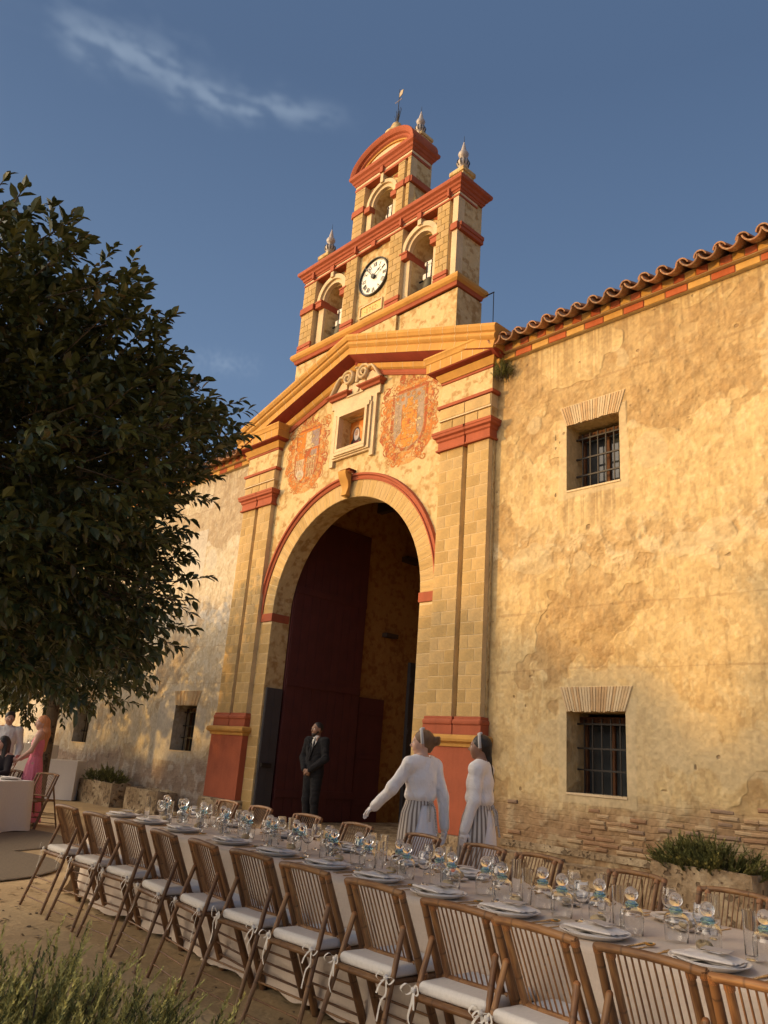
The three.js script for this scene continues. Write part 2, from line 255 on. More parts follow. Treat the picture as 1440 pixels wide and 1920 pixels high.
// ---------------------------------------------------------------- the ground: one sheet to the horizon, trodden a little uneven
{
  const xs = [], cell = 0.25; const g0 = new THREE.PlaneGeometry(44, 32, 176, 128); g0.rotateX(-Math.PI / 2); g0.translate(-4, 0, 15.9);
  deform(g0, (v) => { if (v.z > 0.4 && v.z < 30) v.y += 0.02 * (fbm((v.x + 40) / 80, (v.z + 40) / 80, 120, 120, 3, 7) - 0.5) * sst(0.4, 1.2, v.z); });
  const ring = new THREE.Shape([V(-260, -260), V(260, -260), V(260, 260), V(-260, 260)].map((p) => new THREE.Vector2(p.x, p.y))); ring.holes.push(new THREE.Path([[-26, -31.9], [18, -31.9], [18, 0.1], [-26, 0.1]].map((p) => new THREE.Vector2(...p))));
  const g1 = new THREE.ShapeGeometry(ring); g1.rotateX(-Math.PI / 2);
  const uvm = (g) => { g = g.toNonIndexed(); const p = g.attributes.position, u = g.attributes.uv; for (let i = 0; i < p.count; i++) u.setXY(i, p.getX(i), p.getZ(i)); return g; };
  const gm = struct('ground', merge([uvm(g0), uvm(g1)]), M.sand); gm.position.y = G;
}

// ---------------------------------------------------------------- the two wings with barred windows, brick cornice and tiled eaves
function hole(x0, x1, y0, y1) { return new THREE.Path([[x0, y0], [x1, y0], [x1, y1], [x0, y1]].map((p) => new THREE.Vector2(...p))); }
function arcTile(r, th, len, up) {   // a half-round tile lying along z, hollow side down when up
  const s = new THREE.Shape(); const a0 = up ? 0.12 : Math.PI + 0.12, a1 = up ? Math.PI - 0.12 : 2 * Math.PI - 0.12;
  s.absarc(0, 0, r, a0, a1, false); s.absarc(0, 0, r - th, a1, a0, true); const g = new THREE.ExtrudeGeometry(s, { depth: len, bevelEnabled: false, curveSegments: 7 }); return boxUV(g);
}
const tileUp = arcTile(0.088, 0.017, 0.48, true), tileDn = arcTile(0.126, 0.020, 0.50, false);
function barredWindow(wing, cx, y0, y1, zf, hw) {
  const h = y1 - y0, w = part('window', [box(cx - hw, cx + hw, y1 - 0.13, y1 - 0.05, zf - 0.40, zf - 0.31), box(cx - hw, cx - hw + 0.06, y0 + 0.02, y1 - 0.13, zf - 0.47, zf - 0.40), box(cx + hw - 0.06, cx + hw, y0 + 0.02, y1 - 0.13, zf - 0.47, zf - 0.40), box(cx - 0.03, cx + 0.03, y0 + 0.02, y1 - 0.13, zf - 0.465, zf - 0.405)], M.wood, wing);
  part('pane', box(cx - hw + 0.06, cx - 0.03, y0 + 0.02, y1 - 0.13, zf - 0.45, zf - 0.442), M.glass, w); part('pane', box(cx + 0.03, cx + hw - 0.06, y0 + 0.02, y1 - 0.13, zf - 0.45, zf - 0.442), M.glass, w);
  const R = rng(Math.round(cx * 31 + y0 * 17));
  for (let i = 0; i < 6; i++) { const x = cx - hw + 0.10 + i * (2 * hw - 0.2) / 5 + (R() - 0.5) * 0.012; part('bar', box(x - 0.008, x + 0.008, y0 + 0.02, y1 - 0.07, zf - 0.268, zf - 0.252), M.iron, w); }
  for (const f of [0.30, 0.56, 0.86]) { const y = y0 + h * f; part('bar', box(cx - hw, cx + hw, y - 0.011, y + 0.011, zf - 0.273, zf - 0.247), M.iron, w); }
  part('window_sill', box(cx - hw, cx + hw, y0 - 0.005, y0 + 0.02, zf - 0.47, zf + 0.012), M.cream, w);
  // flat arch of thin bricks above the opening
  const li = part('lintel', wedge([[cx - hw - 0.11, y1 + 0.31], [cx - hw - 0.004, y1 + 0.004], [cx + hw + 0.004, y1 + 0.004], [cx + hw + 0.11, y1 + 0.31]].reverse().map((p) => p), zf - 0.05, zf + 0.004), M.joint, wing), n = 25, top = y1 + 0.30;
  for (let i = 0; i < n; i++) {
    const a0 = (i + 0.12) / n * 2 - 1, a1 = (i + 0.88) / n * 2 - 1, b = y1 - 0.006 + (R() - 0.5) * 0.016;
    part('brick', wedge([[cx + a0 * hw, b], [cx + a1 * hw, b], [cx + a1 * (hw + 0.105), top], [cx + a0 * (hw + 0.105), top]], zf - 0.04, zf + 0.011 + R() * 0.006), pick(M.lintel ??= [[.52, .40, .24], [.47, .33, .18], [.56, .46, .30]].map((c) => std({ ...TS, bumpScale: 0.005, color: c })), R), li);
  }
}
function wing(label, x0, x1, zf, mat, windows, inner, tilesFrom) {
  const t = thing('plastered_wing', label, 'building'), s = new THREE.Shape([[x0, -0.2], [x1, -0.2], [x1, 7.52], [x0, 7.52]].map((p) => new THREE.Vector2(...p)));
  for (const [a, b, c, d] of windows) s.holes.push(hole(a, b, c, d));
  const g = new THREE.ExtrudeGeometry(s, { depth: 0.55, bevelEnabled: false }); g.translate(0, 0, zf - 0.55); part('wall', boxUV(g), mat, t);
  part('inner_wall', [box(x0, x1, -0.1, 7.5, zf - 7, zf - 6.8), box(x0, x0 + 0.2, -0.1, 7.5, zf - 6.8, zf - 0.56), box(x1 - 0.2, x1, -0.1, 7.5, zf - 6.8, zf - 0.56), box(x0 + 0.2, x1 - 0.2, 3.7, 3.9, zf - 6.8, zf - 0.56)], M.plaster, t);
  for (const [a, b, c, d] of windows) barredWindow(t, (a + b) / 2, c, d, zf, (b - a) / 2);
  const R = rng(Math.round(x1 * 7)), from = Math.max(x0, tilesFrom[0]), to = Math.min(x1, tilesFrom[1]);
  const cor = part('cornice', [box(x0, x1, 7.52, 7.624, zf - 0.5, zf + 0.066), box(x0, x1, 7.628, 7.75, zf - 0.5, zf + 0.148)], M.joint, t);
  const bg = block(0.303, 0.098, 0.03, 0.006), dg = block(0.150, 0.108, 0.03, 0.006);
  for (let i = 0, x = from + 0.16; x < to; x += 0.3137, i++) { const b = part('brick', bg, pick(i % 2 ? M.bricksR : M.bricksY, R), cor); b.position.set(x, 7.572, zf + 0.05 + R() * 0.006); b.rotation.z = (R() - 0.5) * 0.02; }
  for (let i = 0, x = from + 0.08; x < to; x += 0.157, i++) { const b = part('brick', dg, pick(i % 2 ? M.bricksR : M.bricksY, R), cor); b.position.set(x, 7.688, zf + 0.128 + R() * 0.006); b.rotation.z = (R() - 0.5) * 0.02; }
  const pitch = 0.265, tilt = 0.34, roof = part('roof', [(() => { const g = box(x0, x1, -0.05, 0, -7, 0.06); g.rotateX(tilt); g.translate(0, 7.80, zf); return g; })()], M.clay[1], t);
  const put = (g, x, up, row) => { const m = part('roof_tile', g, pick(M.clay, R), roof), s = (up ? 0.33 : 0.41) - row * 0.4; m.rotation.set(tilt + (R() - 0.5) * 0.04, (R() - 0.5) * 0.05, (R() - 0.5) * 0.07); m.position.set(x + (R() - 0.5) * 0.014, 7.83 + (up ? 0.060 : 0.105) - 0.48 * Math.sin(tilt) * 0 - (s - 0.48) * Math.sin(tilt) + row * 0.012, zf + (s - 0.48) * Math.cos(tilt) + (R() - 0.5) * 0.03); return m; };
  const rest = [];
  for (let x = from + 0.12; x < to; x += pitch) { put(tileDn, x, false, 0); put(tileUp, x + pitch / 2, true, 0); for (let r = 1; r < 7; r++) for (const [g, up, dx] of [[tileDn, false, 0], [tileUp, true, pitch / 2]]) { const m = put(g, x + dx, up, r); roof.remove(m); m.updateMatrix(); rest.push(m.geometry.clone().applyMatrix4(m.matrix)); } }
  const up = part('upper_tile', rest, M.clay[0], roof); up.userData.kind = 'stuff';
  return t;
}
const wingR = wing('tall sunlit ochre plaster wing right of the portal, with two barred windows', 3.421, 13.5, -0.05, M.wallR, [[4.71, 5.55, 1.07, 2.08], [4.71, 5.55, 5.08, 6.10]], 0, [3.5, 9.2]);
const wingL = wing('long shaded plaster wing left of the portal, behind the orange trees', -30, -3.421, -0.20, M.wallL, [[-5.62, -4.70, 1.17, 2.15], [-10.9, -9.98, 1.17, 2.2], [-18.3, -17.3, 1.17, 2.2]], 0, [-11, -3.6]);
// thin bricks laid bare at the foot of the right wing
{
  const R = rng(211), foot = part('bare_brick_footing', box(3.7, 8.6, 0.36, 0.44, -0.10, -0.034), M.trough, wingR), mats = [[.40, .27, .15], [.33, .20, .11], [.46, .34, .2], [.30, .21, .14]].map((c) => std({ ...TS, bumpScale: 0.01, color: c }));
  const gs = [0.16, 0.21, 0.26].map((l) => block(l, 0.045, 0.05, 0.012));
  for (let r = 0; r < 11; r++) for (let x = 3.75 + R() * 0.2; x < 8.4; x += 0.235) {
    const y = 0.47 + r * 0.062; if (fbm((x + 3) / 30, y / 8, 40, 30, 3, 251) < 0.47 + 0.12 * R() || R() < r * 0.05 || (y > 0.95 && x > 4.5 && x < 5.8)) continue;
    const b = part('brick', pick(gs, R), pick(mats, R), foot); b.position.set(x + R() * 0.12, y + (R() - 0.5) * 0.012, -0.093 + R() * 0.016); b.rotation.set((R() - 0.5) * 0.1, (R() - 0.5) * 0.08, (R() - 0.5) * 0.06);
  }
}
// the low stone ledge along the foot of the right wing
{
  const t = thing('stone_ledge', 'low worn stone ledge along the foot of the right wing wall', 'ledge'), R = rng(223);
  for (let x = 3.62; x < 11;) { const l = 0.7 + R() * 0.6, h = 0.40 + R() * 0.07, g = new THREE.BoxGeometry(l - 0.015, h, 0.42 + R() * 0.04, 6, 3, 3); g.translate(x + l / 2, h / 2 + G - 0.03, 0.165); deform(g, (v) => { const n = fbm((v.x + 9) / 20, (v.z + v.y + 9) / 20, 60, 60, 2, 31) - 0.5; v.y += v.y > 0.1 ? n * 0.05 : 0; v.z += v.z > 0.1 ? n * 0.07 : 0; }); part('stone', boxUV(toCreasedNormals(g, 0.9)), M.trough, t); x += l; }
}
// ---------------------------------------------------------------- the portal
const portal = thing('church_portal', 'grand arched portal with red and ochre trim, painted shields and a broken gable', 'portal');
{
  const P2 = (a) => new THREE.Vector2(...a), s = new THREE.Shape(); s.moveTo(-3.42, -0.2); s.lineTo(-2, -0.2); s.lineTo(-2, 3.9); s.absarc(0, 3.9, 2, Math.PI, 0, true); s.lineTo(2, -0.2); s.lineTo(3.42, -0.2); s.lineTo(3.42, 7.95); s.lineTo(0, 8.98); s.lineTo(-3.42, 7.95); s.closePath();
  s.holes.push(hole(-0.37, 0.37, 6.93, 7.62));
  const g = new THREE.ExtrudeGeometry(s, { depth: 0.42, bevelEnabled: false, curveSegments: 40 }); g.translate(0, 0, -0.42); part('wall', boxUV(g), M.plaster, portal);
  const R = rng(301);
  // arch ring of cut stones, its red archivolt, impost bands and keystone bracket
  const ring = part('arch_ring', (() => { const q = new THREE.Shape(); q.absarc(0, 3.9, 2.32, 0, Math.PI, false); q.absarc(0, 3.9, 2.003, Math.PI, 0, true); const e = new THREE.ExtrudeGeometry(q, { depth: 0.03, bevelEnabled: false, curveSegments: 48 }); e.translate(0, 0, -0.02); return boxUV(e); })(), M.joint, portal);
  const nv = 36; for (let i = 0; i < nv; i++) { const w = Math.PI / nv, b = part('stone', block(0, 0, 0.02), pick(M.stones, R), ring); const r0 = 2.004, r1 = 2.312, f = 0.93; b.geometry = boxUV(block(1, r1 - r0, 0.012, 0.004)); deform(b.geometry, (v) => { const rr = v.y + (r0 + r1) / 2; v.x = v.x * w * f * rr; }); b.position.set(0, 0, 0.001 + R() * 0.002); const a = (i + 0.5) * w - Math.PI / 2; b.rotation.z = a; const c = 2.158; b.position.x = -Math.sin(a) * c; b.position.y = 3.9 + Math.cos(a) * c; }
  const arcPath = []; for (let i = 0; i <= 56; i++) { const a = Math.PI * i / 56; arcPath.push([2.32 * Math.cos(a), 3.9 + 2.32 * Math.sin(a)]); }
  part('archivolt', sweep([[0, 0], [0, 0.035], [0.03, 0.05], [0.035, 0.028], [0.075, 0.03], [0.09, 0.062], [0.125, 0.066], [0.14, 0.0]], arcPath, 'face', false, 1), M.red, portal);
  for (const sx of [-1, 1]) part('impost_band', box(sx > 0 ? 1.985 : -2.36, sx > 0 ? 2.36 : -1.985, 3.74, 3.90, -0.40, 0.03, 0.008), M.red, portal);
  { const k = part('keystone_bracket', [deform(new THREE.BoxGeometry(0.24, 0.46, 0.2, 6, 18, 4), (v) => { const t = (v.y + 0.23) / 0.46, out = v.z > 0 ? 1 : 0; v.x *= 0.62 + 0.38 * t - 0.08 * Math.sin(t * 9); v.z = out * v.z * (0.55 + 0.75 * t * t + 0.22 * Math.sin(t * Math.PI * 2 + 2.5)) * 1.15; })].map((q) => { q.translate(0, 6.15, 0.07); return boxUV(q); }), M.yellow, portal); part('cap', sweep([[0, 6.34], [0.02, 6.36], [0.05, 6.40], [0.06, 6.43], [0, 6.43]], [[0.14, 0.0], [0.14, 0.17], [-0.14, 0.17], [-0.14, 0.0]], 'plan', false, -1), M.red, k); const sc = part('scroll', lathe([[0.001, -0.06], [0.05, -0.055], [0.06, 0], [0.05, 0.055], [0.001, 0.06]], 16).rotateZ(Math.PI / 2), M.yellow, k); sc.position.set(0, 5.95, 0.07); }
  // jamb stones and coupled pilasters in courses
  const course = 0.1935, jt = 0.009, c0 = 1.975;
  const courses = (name, x0, x1, y0, y1, z, cols, parent) => { const p = part(name, box(x0, x1, y0, y1, -0.04, z), M.joint, parent); let r = 0; for (let y = y0; y < y1 - 0.05; y += course, r++) { const h = Math.min(course, y1 - y); const cuts = [x0]; const w = x1 - x0; if (cols > 1) { const f = r % 2 ? 0.36 : 0.62; cuts.push(x0 + w * (f + (R() - 0.5) * 0.1)); } cuts.push(x1); for (let i = 0; i + 1 < cuts.length; i++) { const a = cuts[i] + (i ? jt / 2 : 0), b = cuts[i + 1] - (i + 2 < cuts.length ? jt / 2 : 0), m = part('stone', block(b - a, h - jt, 0.006, 0.003), pick(M.stones, R), p); m.position.set((a + b) / 2, y + h / 2, z - 0.0025 + R() * 0.0015); m.rotation.z = (R() - 0.5) * 0.004; } } return p; };
  for (const sx of [-1, 1]) {
    const X = (a, b) => (sx > 0 ? [a, b] : [-b, -a]);
    courses('jamb', ...X(2.003, 2.33), 0.02, 3.73, 0.004, 1, portal);
    // left strip and right strip as seen, each with its own capital
    const A = sx > 0 ? [2.37, 2.865] : [-3.40, -2.935], B = sx > 0 ? [2.965, 3.40] : [-2.825, -2.37];
    for (const q of [A, B]) courses('pilaster', q[0], q[1], c0, 6.2, 0.10, 2, portal);
    const cap = [[0, 6.20], [0.055, 6.20], [0.06, 6.225], [0.03, 6.25], [0.03, 6.36], [0.055, 6.38], [0.06, 6.42], [0.10, 6.44], [0.105, 6.48], [0.115, 6.49], [0.115, 6.53], [0, 6.53]];
    part('capital', sweep(cap, [[A[0], -0.1], [A[0], 0.10], [A[1] + 0.015, 0.10], [A[1] + 0.03, -0.02]], 'plan', false, -1), M.red, portal);
    part('capital', sweep(cap, [[B[0] - 0.02, 0.10], [B[1], 0.10], [B[1], -0.12]], 'plan', false, -1), M.red, portal);
    part('capital_core', [box(A[0], A[1], 6.2, 6.528, -0.05, 0.10), box(B[0] - 0.02, B[1], 6.2, 6.528, -0.05, 0.10)], M.red, portal);
    // entablature block: two courses, a red band, the projecting cornice
    const [e0, e1] = X(2.345, 3.428), fr = part('frieze', box(e0, e1, 6.53, 7.44, -0.05, 0.10), M.plaster, portal);
    for (const [ya, yb, n] of [[6.545, 6.735, 4], [6.775, 6.965, 2]]) for (let i = 0; i < n; i++) { const w = (e1 - e0) / n, m = part('stone', block(w - 0.012, yb - ya, 0.012, 0.005), pick(M.stones, R), fr); m.position.set(e0 + w * (i + 0.5), (ya + yb) / 2, 0.101 + (n === 2 ? 0.022 : 0)); }
    part('ledge', box(e0 - 0.012, e1 + 0.012, 6.745, 6.77, -0.05, 0.135), M.cream, fr); part('backing', box(e0 - 0.004, e1 + 0.004, 6.77, 6.97, -0.06, 0.122), M.joint, fr);
    part('red_band', sweep([[0, 6.97], [0.05, 6.98], [0.055, 7.03], [0, 7.05]], [[e0, -0.1], [e0, 0.10], [e1, 0.10], [e1, -0.1]], 'plan', false, -1), M.red, portal);
    const cp = [[e0, -0.14], [e0, 0.10], [e1, 0.10], [e1, -0.16]], co = part('cornice', sweep([[0, 7.43], [0.02, 7.44], [0.022, 7.47], [0, 7.475]], cp, 'plan', false, -1), M.red, portal);
    part('moulding', sweep([[0.0, 7.475], [0.03, 7.48], [0.05, 7.52], [0.085, 7.57], [0.09, 7.60], [0, 7.60]], cp, 'plan', false, -1), M.yellow, co);
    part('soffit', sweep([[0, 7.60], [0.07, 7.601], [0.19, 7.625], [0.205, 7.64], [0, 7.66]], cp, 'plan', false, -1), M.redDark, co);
    part('corona', sweep([[0, 7.642], [0.208, 7.642], [0.21, 7.80], [0.225, 7.815], [0.235, 7.87], [0.255, 7.90], [0.25, 7.93], [0, 7.97]], cp, 'plan', false, -1), M.yellow, co);
    for (let x = e0 - 0.12; x < e1 + 0.2; x += 0.235) part('joint', box(x - 0.006, x + 0.006, 7.646, 7.80, 0.28, 0.3125), M.joint, co);
    // pedestal
    const [b0, b1] = X(2.33, 3.44), pd = part('pedestal', box(b0, b1, 0.40, 1.56, -0.1, 0.14, 0.006), M.red, portal), bp = [[b0, -0.12], [b0, 0.14], [b1, 0.14], [b1, -0.12]];
    part('base_stone', box(b0 - 0.07, b1 + 0.07, -0.1, 0.398, -0.1, 0.21, 0.02), M.trough, pd);
    part('torus', sweep([[0, 1.555], [0.02, 1.56], [0.025, 1.60], [0.045, 1.615], [0.075, 1.63], [0.085, 1.665], [0.075, 1.70], [0.045, 1.72], [0, 1.725]], bp, 'plan', false, -1), M.yellow, pd);
    const mid = (sx > 0 ? 2.915 : -2.88);
    for (const [a, b] of [[b0, mid - 0.008], [mid + 0.008, b1]]) part('cushion', [box(a, b, 1.722, 1.86, -0.1, 0.13, 0.006), box(a - 0.012, b + 0.012, 1.85, 1.945, -0.1, 0.15, 0.04), box(a + 0.01, b - 0.01, 1.93, 1.977, -0.1, 0.122, 0.012)], M.red, pd);
  }
  // raking cornices of the gable
  const rk = [[-3.72, 8.02 - 0.02], [0, 9.185], [3.72, 8.0]], gable = part('gable', sweep([[-0.70, -0.1], [-0.70, 0.03], [-0.66, 0.05], [-0.645, 0.03], [-0.60, 0.04], [-0.60, -0.1]], rk, 'face', false, -1), M.red, portal);
  part('lower_moulding', sweep([[-0.60, -0.1], [-0.60, 0.05], [-0.575, 0.085], [-0.52, 0.11], [-0.49, 0.115], [-0.48, -0.1]], rk, 'face', false, -1), M.yellow, gable);
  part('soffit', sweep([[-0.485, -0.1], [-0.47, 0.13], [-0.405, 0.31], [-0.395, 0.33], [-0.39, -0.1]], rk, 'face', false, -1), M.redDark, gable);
  part('corona', sweep([[-0.39, -0.7], [-0.392, 0.335], [-0.27, 0.34], [-0.255, 0.325], [-0.235, 0.36], [-0.20, 0.385], [-0.16, 0.385], [-0.14, 0.365], [-0.12, 0.40], [-0.06, 0.43], [-0.01, 0.425], [0, 0.39], [0, -0.7]], rk, 'face', false, -1), M.yellow, gable);
  for (const sx of [-1, 1]) for (let i = 1; i < 13; i++) { const t = i / 13.2, f = (q) => [sx * 3.72 * (1 - q), mix(8.0, 9.185, q)], seg = sx < 0 ? [f(t - 0.0011), f(t + 0.0011)] : [f(t + 0.0011), f(t - 0.0011)]; part('joint', sweep([[-0.392, 0.2], [-0.394, 0.338], [-0.27, 0.343], [-0.255, 0.328], [-0.235, 0.363], [-0.20, 0.388], [-0.16, 0.388], [-0.14, 0.368], [-0.12, 0.403], [-0.06, 0.433], [-0.01, 0.428], [0, 0.2]], seg, 'face', false, -1), M.joint, gable); part('joint', sweep([[-0.60, 0.0], [-0.601, 0.053], [-0.575, 0.088], [-0.52, 0.113], [-0.49, 0.118], [-0.485, 0.0]], seg, 'face', false, -1), M.joint, gable); }
  part('gable_roof', [(() => { const s2 = new THREE.Shape([[-3.72, 7.62], [3.72, 7.62], [3.72, 7.97], [0, 9.15], [-3.72, 7.97]].map(P2)); const e = new THREE.ExtrudeGeometry(s2, { depth: 1.3, bevelEnabled: false }); e.translate(0, 0, -2.0); return boxUV(e); })()], M.plaster, portal);
  // niche with its frame, scrolls and painted tile
  const nf = part('niche_frame', (() => { const q = new THREE.Shape([[-0.62, 6.62], [-0.52, 6.62], [-0.52, 6.74], [0.52, 6.74], [0.52, 6.62], [0.62, 6.62], [0.62, 7.86], [0.70, 7.86], [0.70, 8.03], [-0.70, 8.03], [-0.70, 7.86], [-0.62, 7.86]].map(P2)); q.holes.push(hole(-0.37, 0.37, 6.93, 7.62)); const e = new THREE.ExtrudeGeometry(q, { depth: 0.06, bevelEnabled: false }); e.translate(0, 0, 0.001); return boxUV(e); })(), M.cream, portal);
  const band = (o, z0, z1, w) => { const q = new THREE.Shape([[-0.37 - o, 6.93 - o], [0.37 + o, 6.93 - o], [0.37 + o, 7.62 + o * 0.6], [0.47 + o * 0.2, 7.62 + o * 0.6], [0.47 + o * 0.2, 7.68 + o], [-0.47 - o * 0.2, 7.68 + o], [-0.47 - o * 0.2, 7.62 + o * 0.6], [-0.37 - o, 7.62 + o * 0.6]].map(P2)), i = o - w; q.holes.push(i <= 0 ? hole(-0.37, 0.37, 6.93, 7.62) : new THREE.Path([[-0.37 - i, 6.93 - i], [0.37 + i, 6.93 - i], [0.37 + i, 7.62 + i], [-0.37 - i, 7.62 + i]].map(P2))); const e = new THREE.ExtrudeGeometry(q, { depth: z1 - z0, bevelEnabled: false }); e.translate(0, 0, z0); return boxUV(e); };
  part('inner_frame', band(0.06, 0.062, 0.12, 0.06), M.cream, nf); part('outer_frame', band(0.155, 0.062, 0.095, 0.05), M.cream, nf);
  part('sill', box(-0.44, 0.44, 6.80, 6.862, 0.06, 0.13, 0.01), M.cream, nf);
  part('niche_cornice', sweep([[0, 8.03], [0.03, 8.035], [0.045, 8.075], [0.10, 8.10], [0.11, 8.125], [0, 8.13]], [[-0.70, 0], [-0.70, 0.08], [-0.24, 0.08], [-0.24, 0.0]], 'plan', false, -1), M.red, nf);
  part('niche_cornice', sweep([[0, 8.03], [0.03, 8.035], [0.045, 8.075], [0.10, 8.10], [0.11, 8.125], [0, 8.13]], [[0.24, 0], [0.24, 0.08], [0.70, 0.08], [0.70, 0.0]], 'plan', false, -1), M.red, nf);
  part('tympanum', [box(-0.24, 0.24, 8.03, 8.30, 0.0, 0.05), box(-0.24, 0.24, 8.01, 8.035, 0, 0.09)], M.cream, nf);
  part('boss', (() => { const q = lathe([[0.001, 0.02], [0.06, 0.02], [0.085, 0.03], [0.095, 0.015], [0.095, 0]], 20); q.rotateX(Math.PI / 2); q.scale(1, 1.2, 1); q.translate(0, 8.15, 0.05); return q; })(), M.cream, nf);
  for (const sx of [-1, 1]) part('red_panel', box(sx * 0.17 - 0.035, sx * 0.17 + 0.035, 8.09, 8.18, 0.05, 0.062), M.red, nf);
  for (const sx of [-1, 1]) {   // S-scroll: a rising band that curls in at the top
    const pts = []; for (let i = 0; i <= 10; i++) { const t = i / 10; pts.push(V(sx * mix(0.74, 0.40, t), 8.15 + 0.34 * t * t * (3 - 2 * t) + 0.05 * Math.sin(t * Math.PI), 0.09)); }
    const cx = sx * 0.22, cy = 8.42; for (let i = 0; i <= 30; i++) { const t = i / 30, a = mix(0.35, 0.35 + Math.PI * 3.4, t), r = 0.165 * (1 - 0.82 * t); pts.push(V(cx + sx * Math.cos(a) * r, cy + Math.sin(a) * r, 0.09)); }
    const gg = new THREE.TubeGeometry(new THREE.CatmullRomCurve3(pts), 110, 0.032, 6); gg.translate(0, 0, -0.09); gg.scale(1, 1, 2.6); gg.translate(0, 0, 0.07); part('scroll', [gg, wedge(sx > 0 ? [[0.28, 8.13], [0.72, 8.13], [0.45, 8.40], [0.30, 8.38]] : [[-0.72, 8.13], [-0.28, 8.13], [-0.30, 8.38], [-0.45, 8.40]], 0.0, 0.06)], M.cream, nf);
  }
  part('post', [tube(V(0, 8.28, 0.05), V(0, 8.60, 0.05), 0.045, 0.04, 10), moved(lathe([[0.001, 0], [0.07, 0.01], [0.075, 0.03], [0.03, 0.045]], 14), 0, 8.56, 0.05)], M.cream, nf);
  part('ball', (() => { const q = new THREE.SphereGeometry(0.085, 16, 12); q.scale(1, 0.85, 1); q.translate(0, 8.68, 0.05); return q; })(), M.redDark, nf);
  // flat print: the painted figure at the back of the niche
  const cv = document.createElement('canvas'); cv.width = 256; cv.height = 256; const x = cv.getContext('2d');
  x.fillStyle = '#c8741c'; x.fillRect(0, 0, 256, 256); x.strokeStyle = '#f0d79a'; x.lineWidth = 2; for (let i = 0; i < 26; i++) { const a = -Math.PI * i / 25; x.beginPath(); x.moveTo(66 + Math.cos(a) * 42, 96 + Math.sin(a) * 42); x.lineTo(66 + Math.cos(a) * 56, 96 + Math.sin(a) * 56); x.stroke(); }
  x.save(); x.translate(-48, 20); x.scale(0.86, 0.92); x.fillStyle = '#241b20'; x.beginPath(); x.moveTo(40, 256); x.quadraticCurveTo(60, 170, 92, 130); x.quadraticCurveTo(88, 42, 132, 40); x.quadraticCurveTo(176, 42, 172, 130); x.quadraticCurveTo(206, 170, 220, 256); x.fill();
  x.fillStyle = '#e9ded0'; x.beginPath(); x.ellipse(132, 100, 31, 52, 0, 0, 7); x.fill(); x.fillStyle = '#d9ad86'; x.beginPath(); x.ellipse(132, 86, 21, 27, 0, 0, 7); x.fill(); x.fillStyle = '#5a3322'; x.fillRect(121, 82, 8, 3); x.fillRect(136, 82, 8, 3); x.fillRect(128, 101, 9, 2);
  x.fillStyle = '#6d1f1d'; x.fillRect(100, 156, 66, 100); x.fillStyle = '#e0bb98'; x.beginPath(); x.ellipse(112, 222, 22, 12, -0.5, 0, 7); x.ellipse(158, 214, 20, 12, 0.5, 0, 7); x.fill();
  x.restore(); const ct = new THREE.CanvasTexture(cv); ct.colorSpace = THREE.SRGBColorSpace; const pg = new THREE.PlaneGeometry(0.74, 0.69); pg.translate(0, 7.275, -0.20); part('painted_panel', pg, std({ map: ct, roughness: 0.6 }), nf);
  part('niche_back', box(-0.40, 0.40, 6.9, 7.65, -0.34, -0.206), M.ochre, nf);
}
// painted coats of arms on the plaster (flat print)
function curl(x, cx, cy, r, turns, dir, a0) { x.beginPath(); for (let i = 0; i <= 40; i++) { const t = i / 40, a = a0 + dir * t * turns * 6.283, q = r * (1 - 0.85 * t); x.lineTo(cx + Math.cos(a) * q, cy + Math.sin(a) * q); } x.stroke(); }
function armsTexture(draw) {
  const cv = document.createElement('canvas'); cv.width = 512; cv.height = 768; const x = cv.getContext('2d'); x.clearRect(0, 0, 512, 768); draw(x);
  const im = x.getImageData(0, 0, 512, 768), a = new Uint8Array(512 * 768 * 4), d = im.data;
  for (let j = 0; j < 768; j++) for (let i = 0; i < 512; i++) { const o = (j * 512 + i) * 4, q = ((767 - j) * 512 + i) * 4, n = fbm(i / 512, j / 768, 24, 36, 4, 401), m = fbm(i / 512, j / 768, 90, 130, 2, 405); for (let k = 0; k < 3; k++) a[q + k] = Math.min(255, d[o + k] * (0.82 + 0.36 * n)); a[q + 3] = d[o + 3] * sst(0.26, 0.56, n * 0.6 + m * 0.4) * 0.82; }
  const t = new THREE.DataTexture(a, 512, 768, THREE.RGBAFormat); t.magFilter = THREE.LinearFilter; t.colorSpace = THREE.SRGBColorSpace; t.needsUpdate = true; return t;
}
const OR = 'rgba(182,112,52,', RD = 'rgba(158,82,44,';
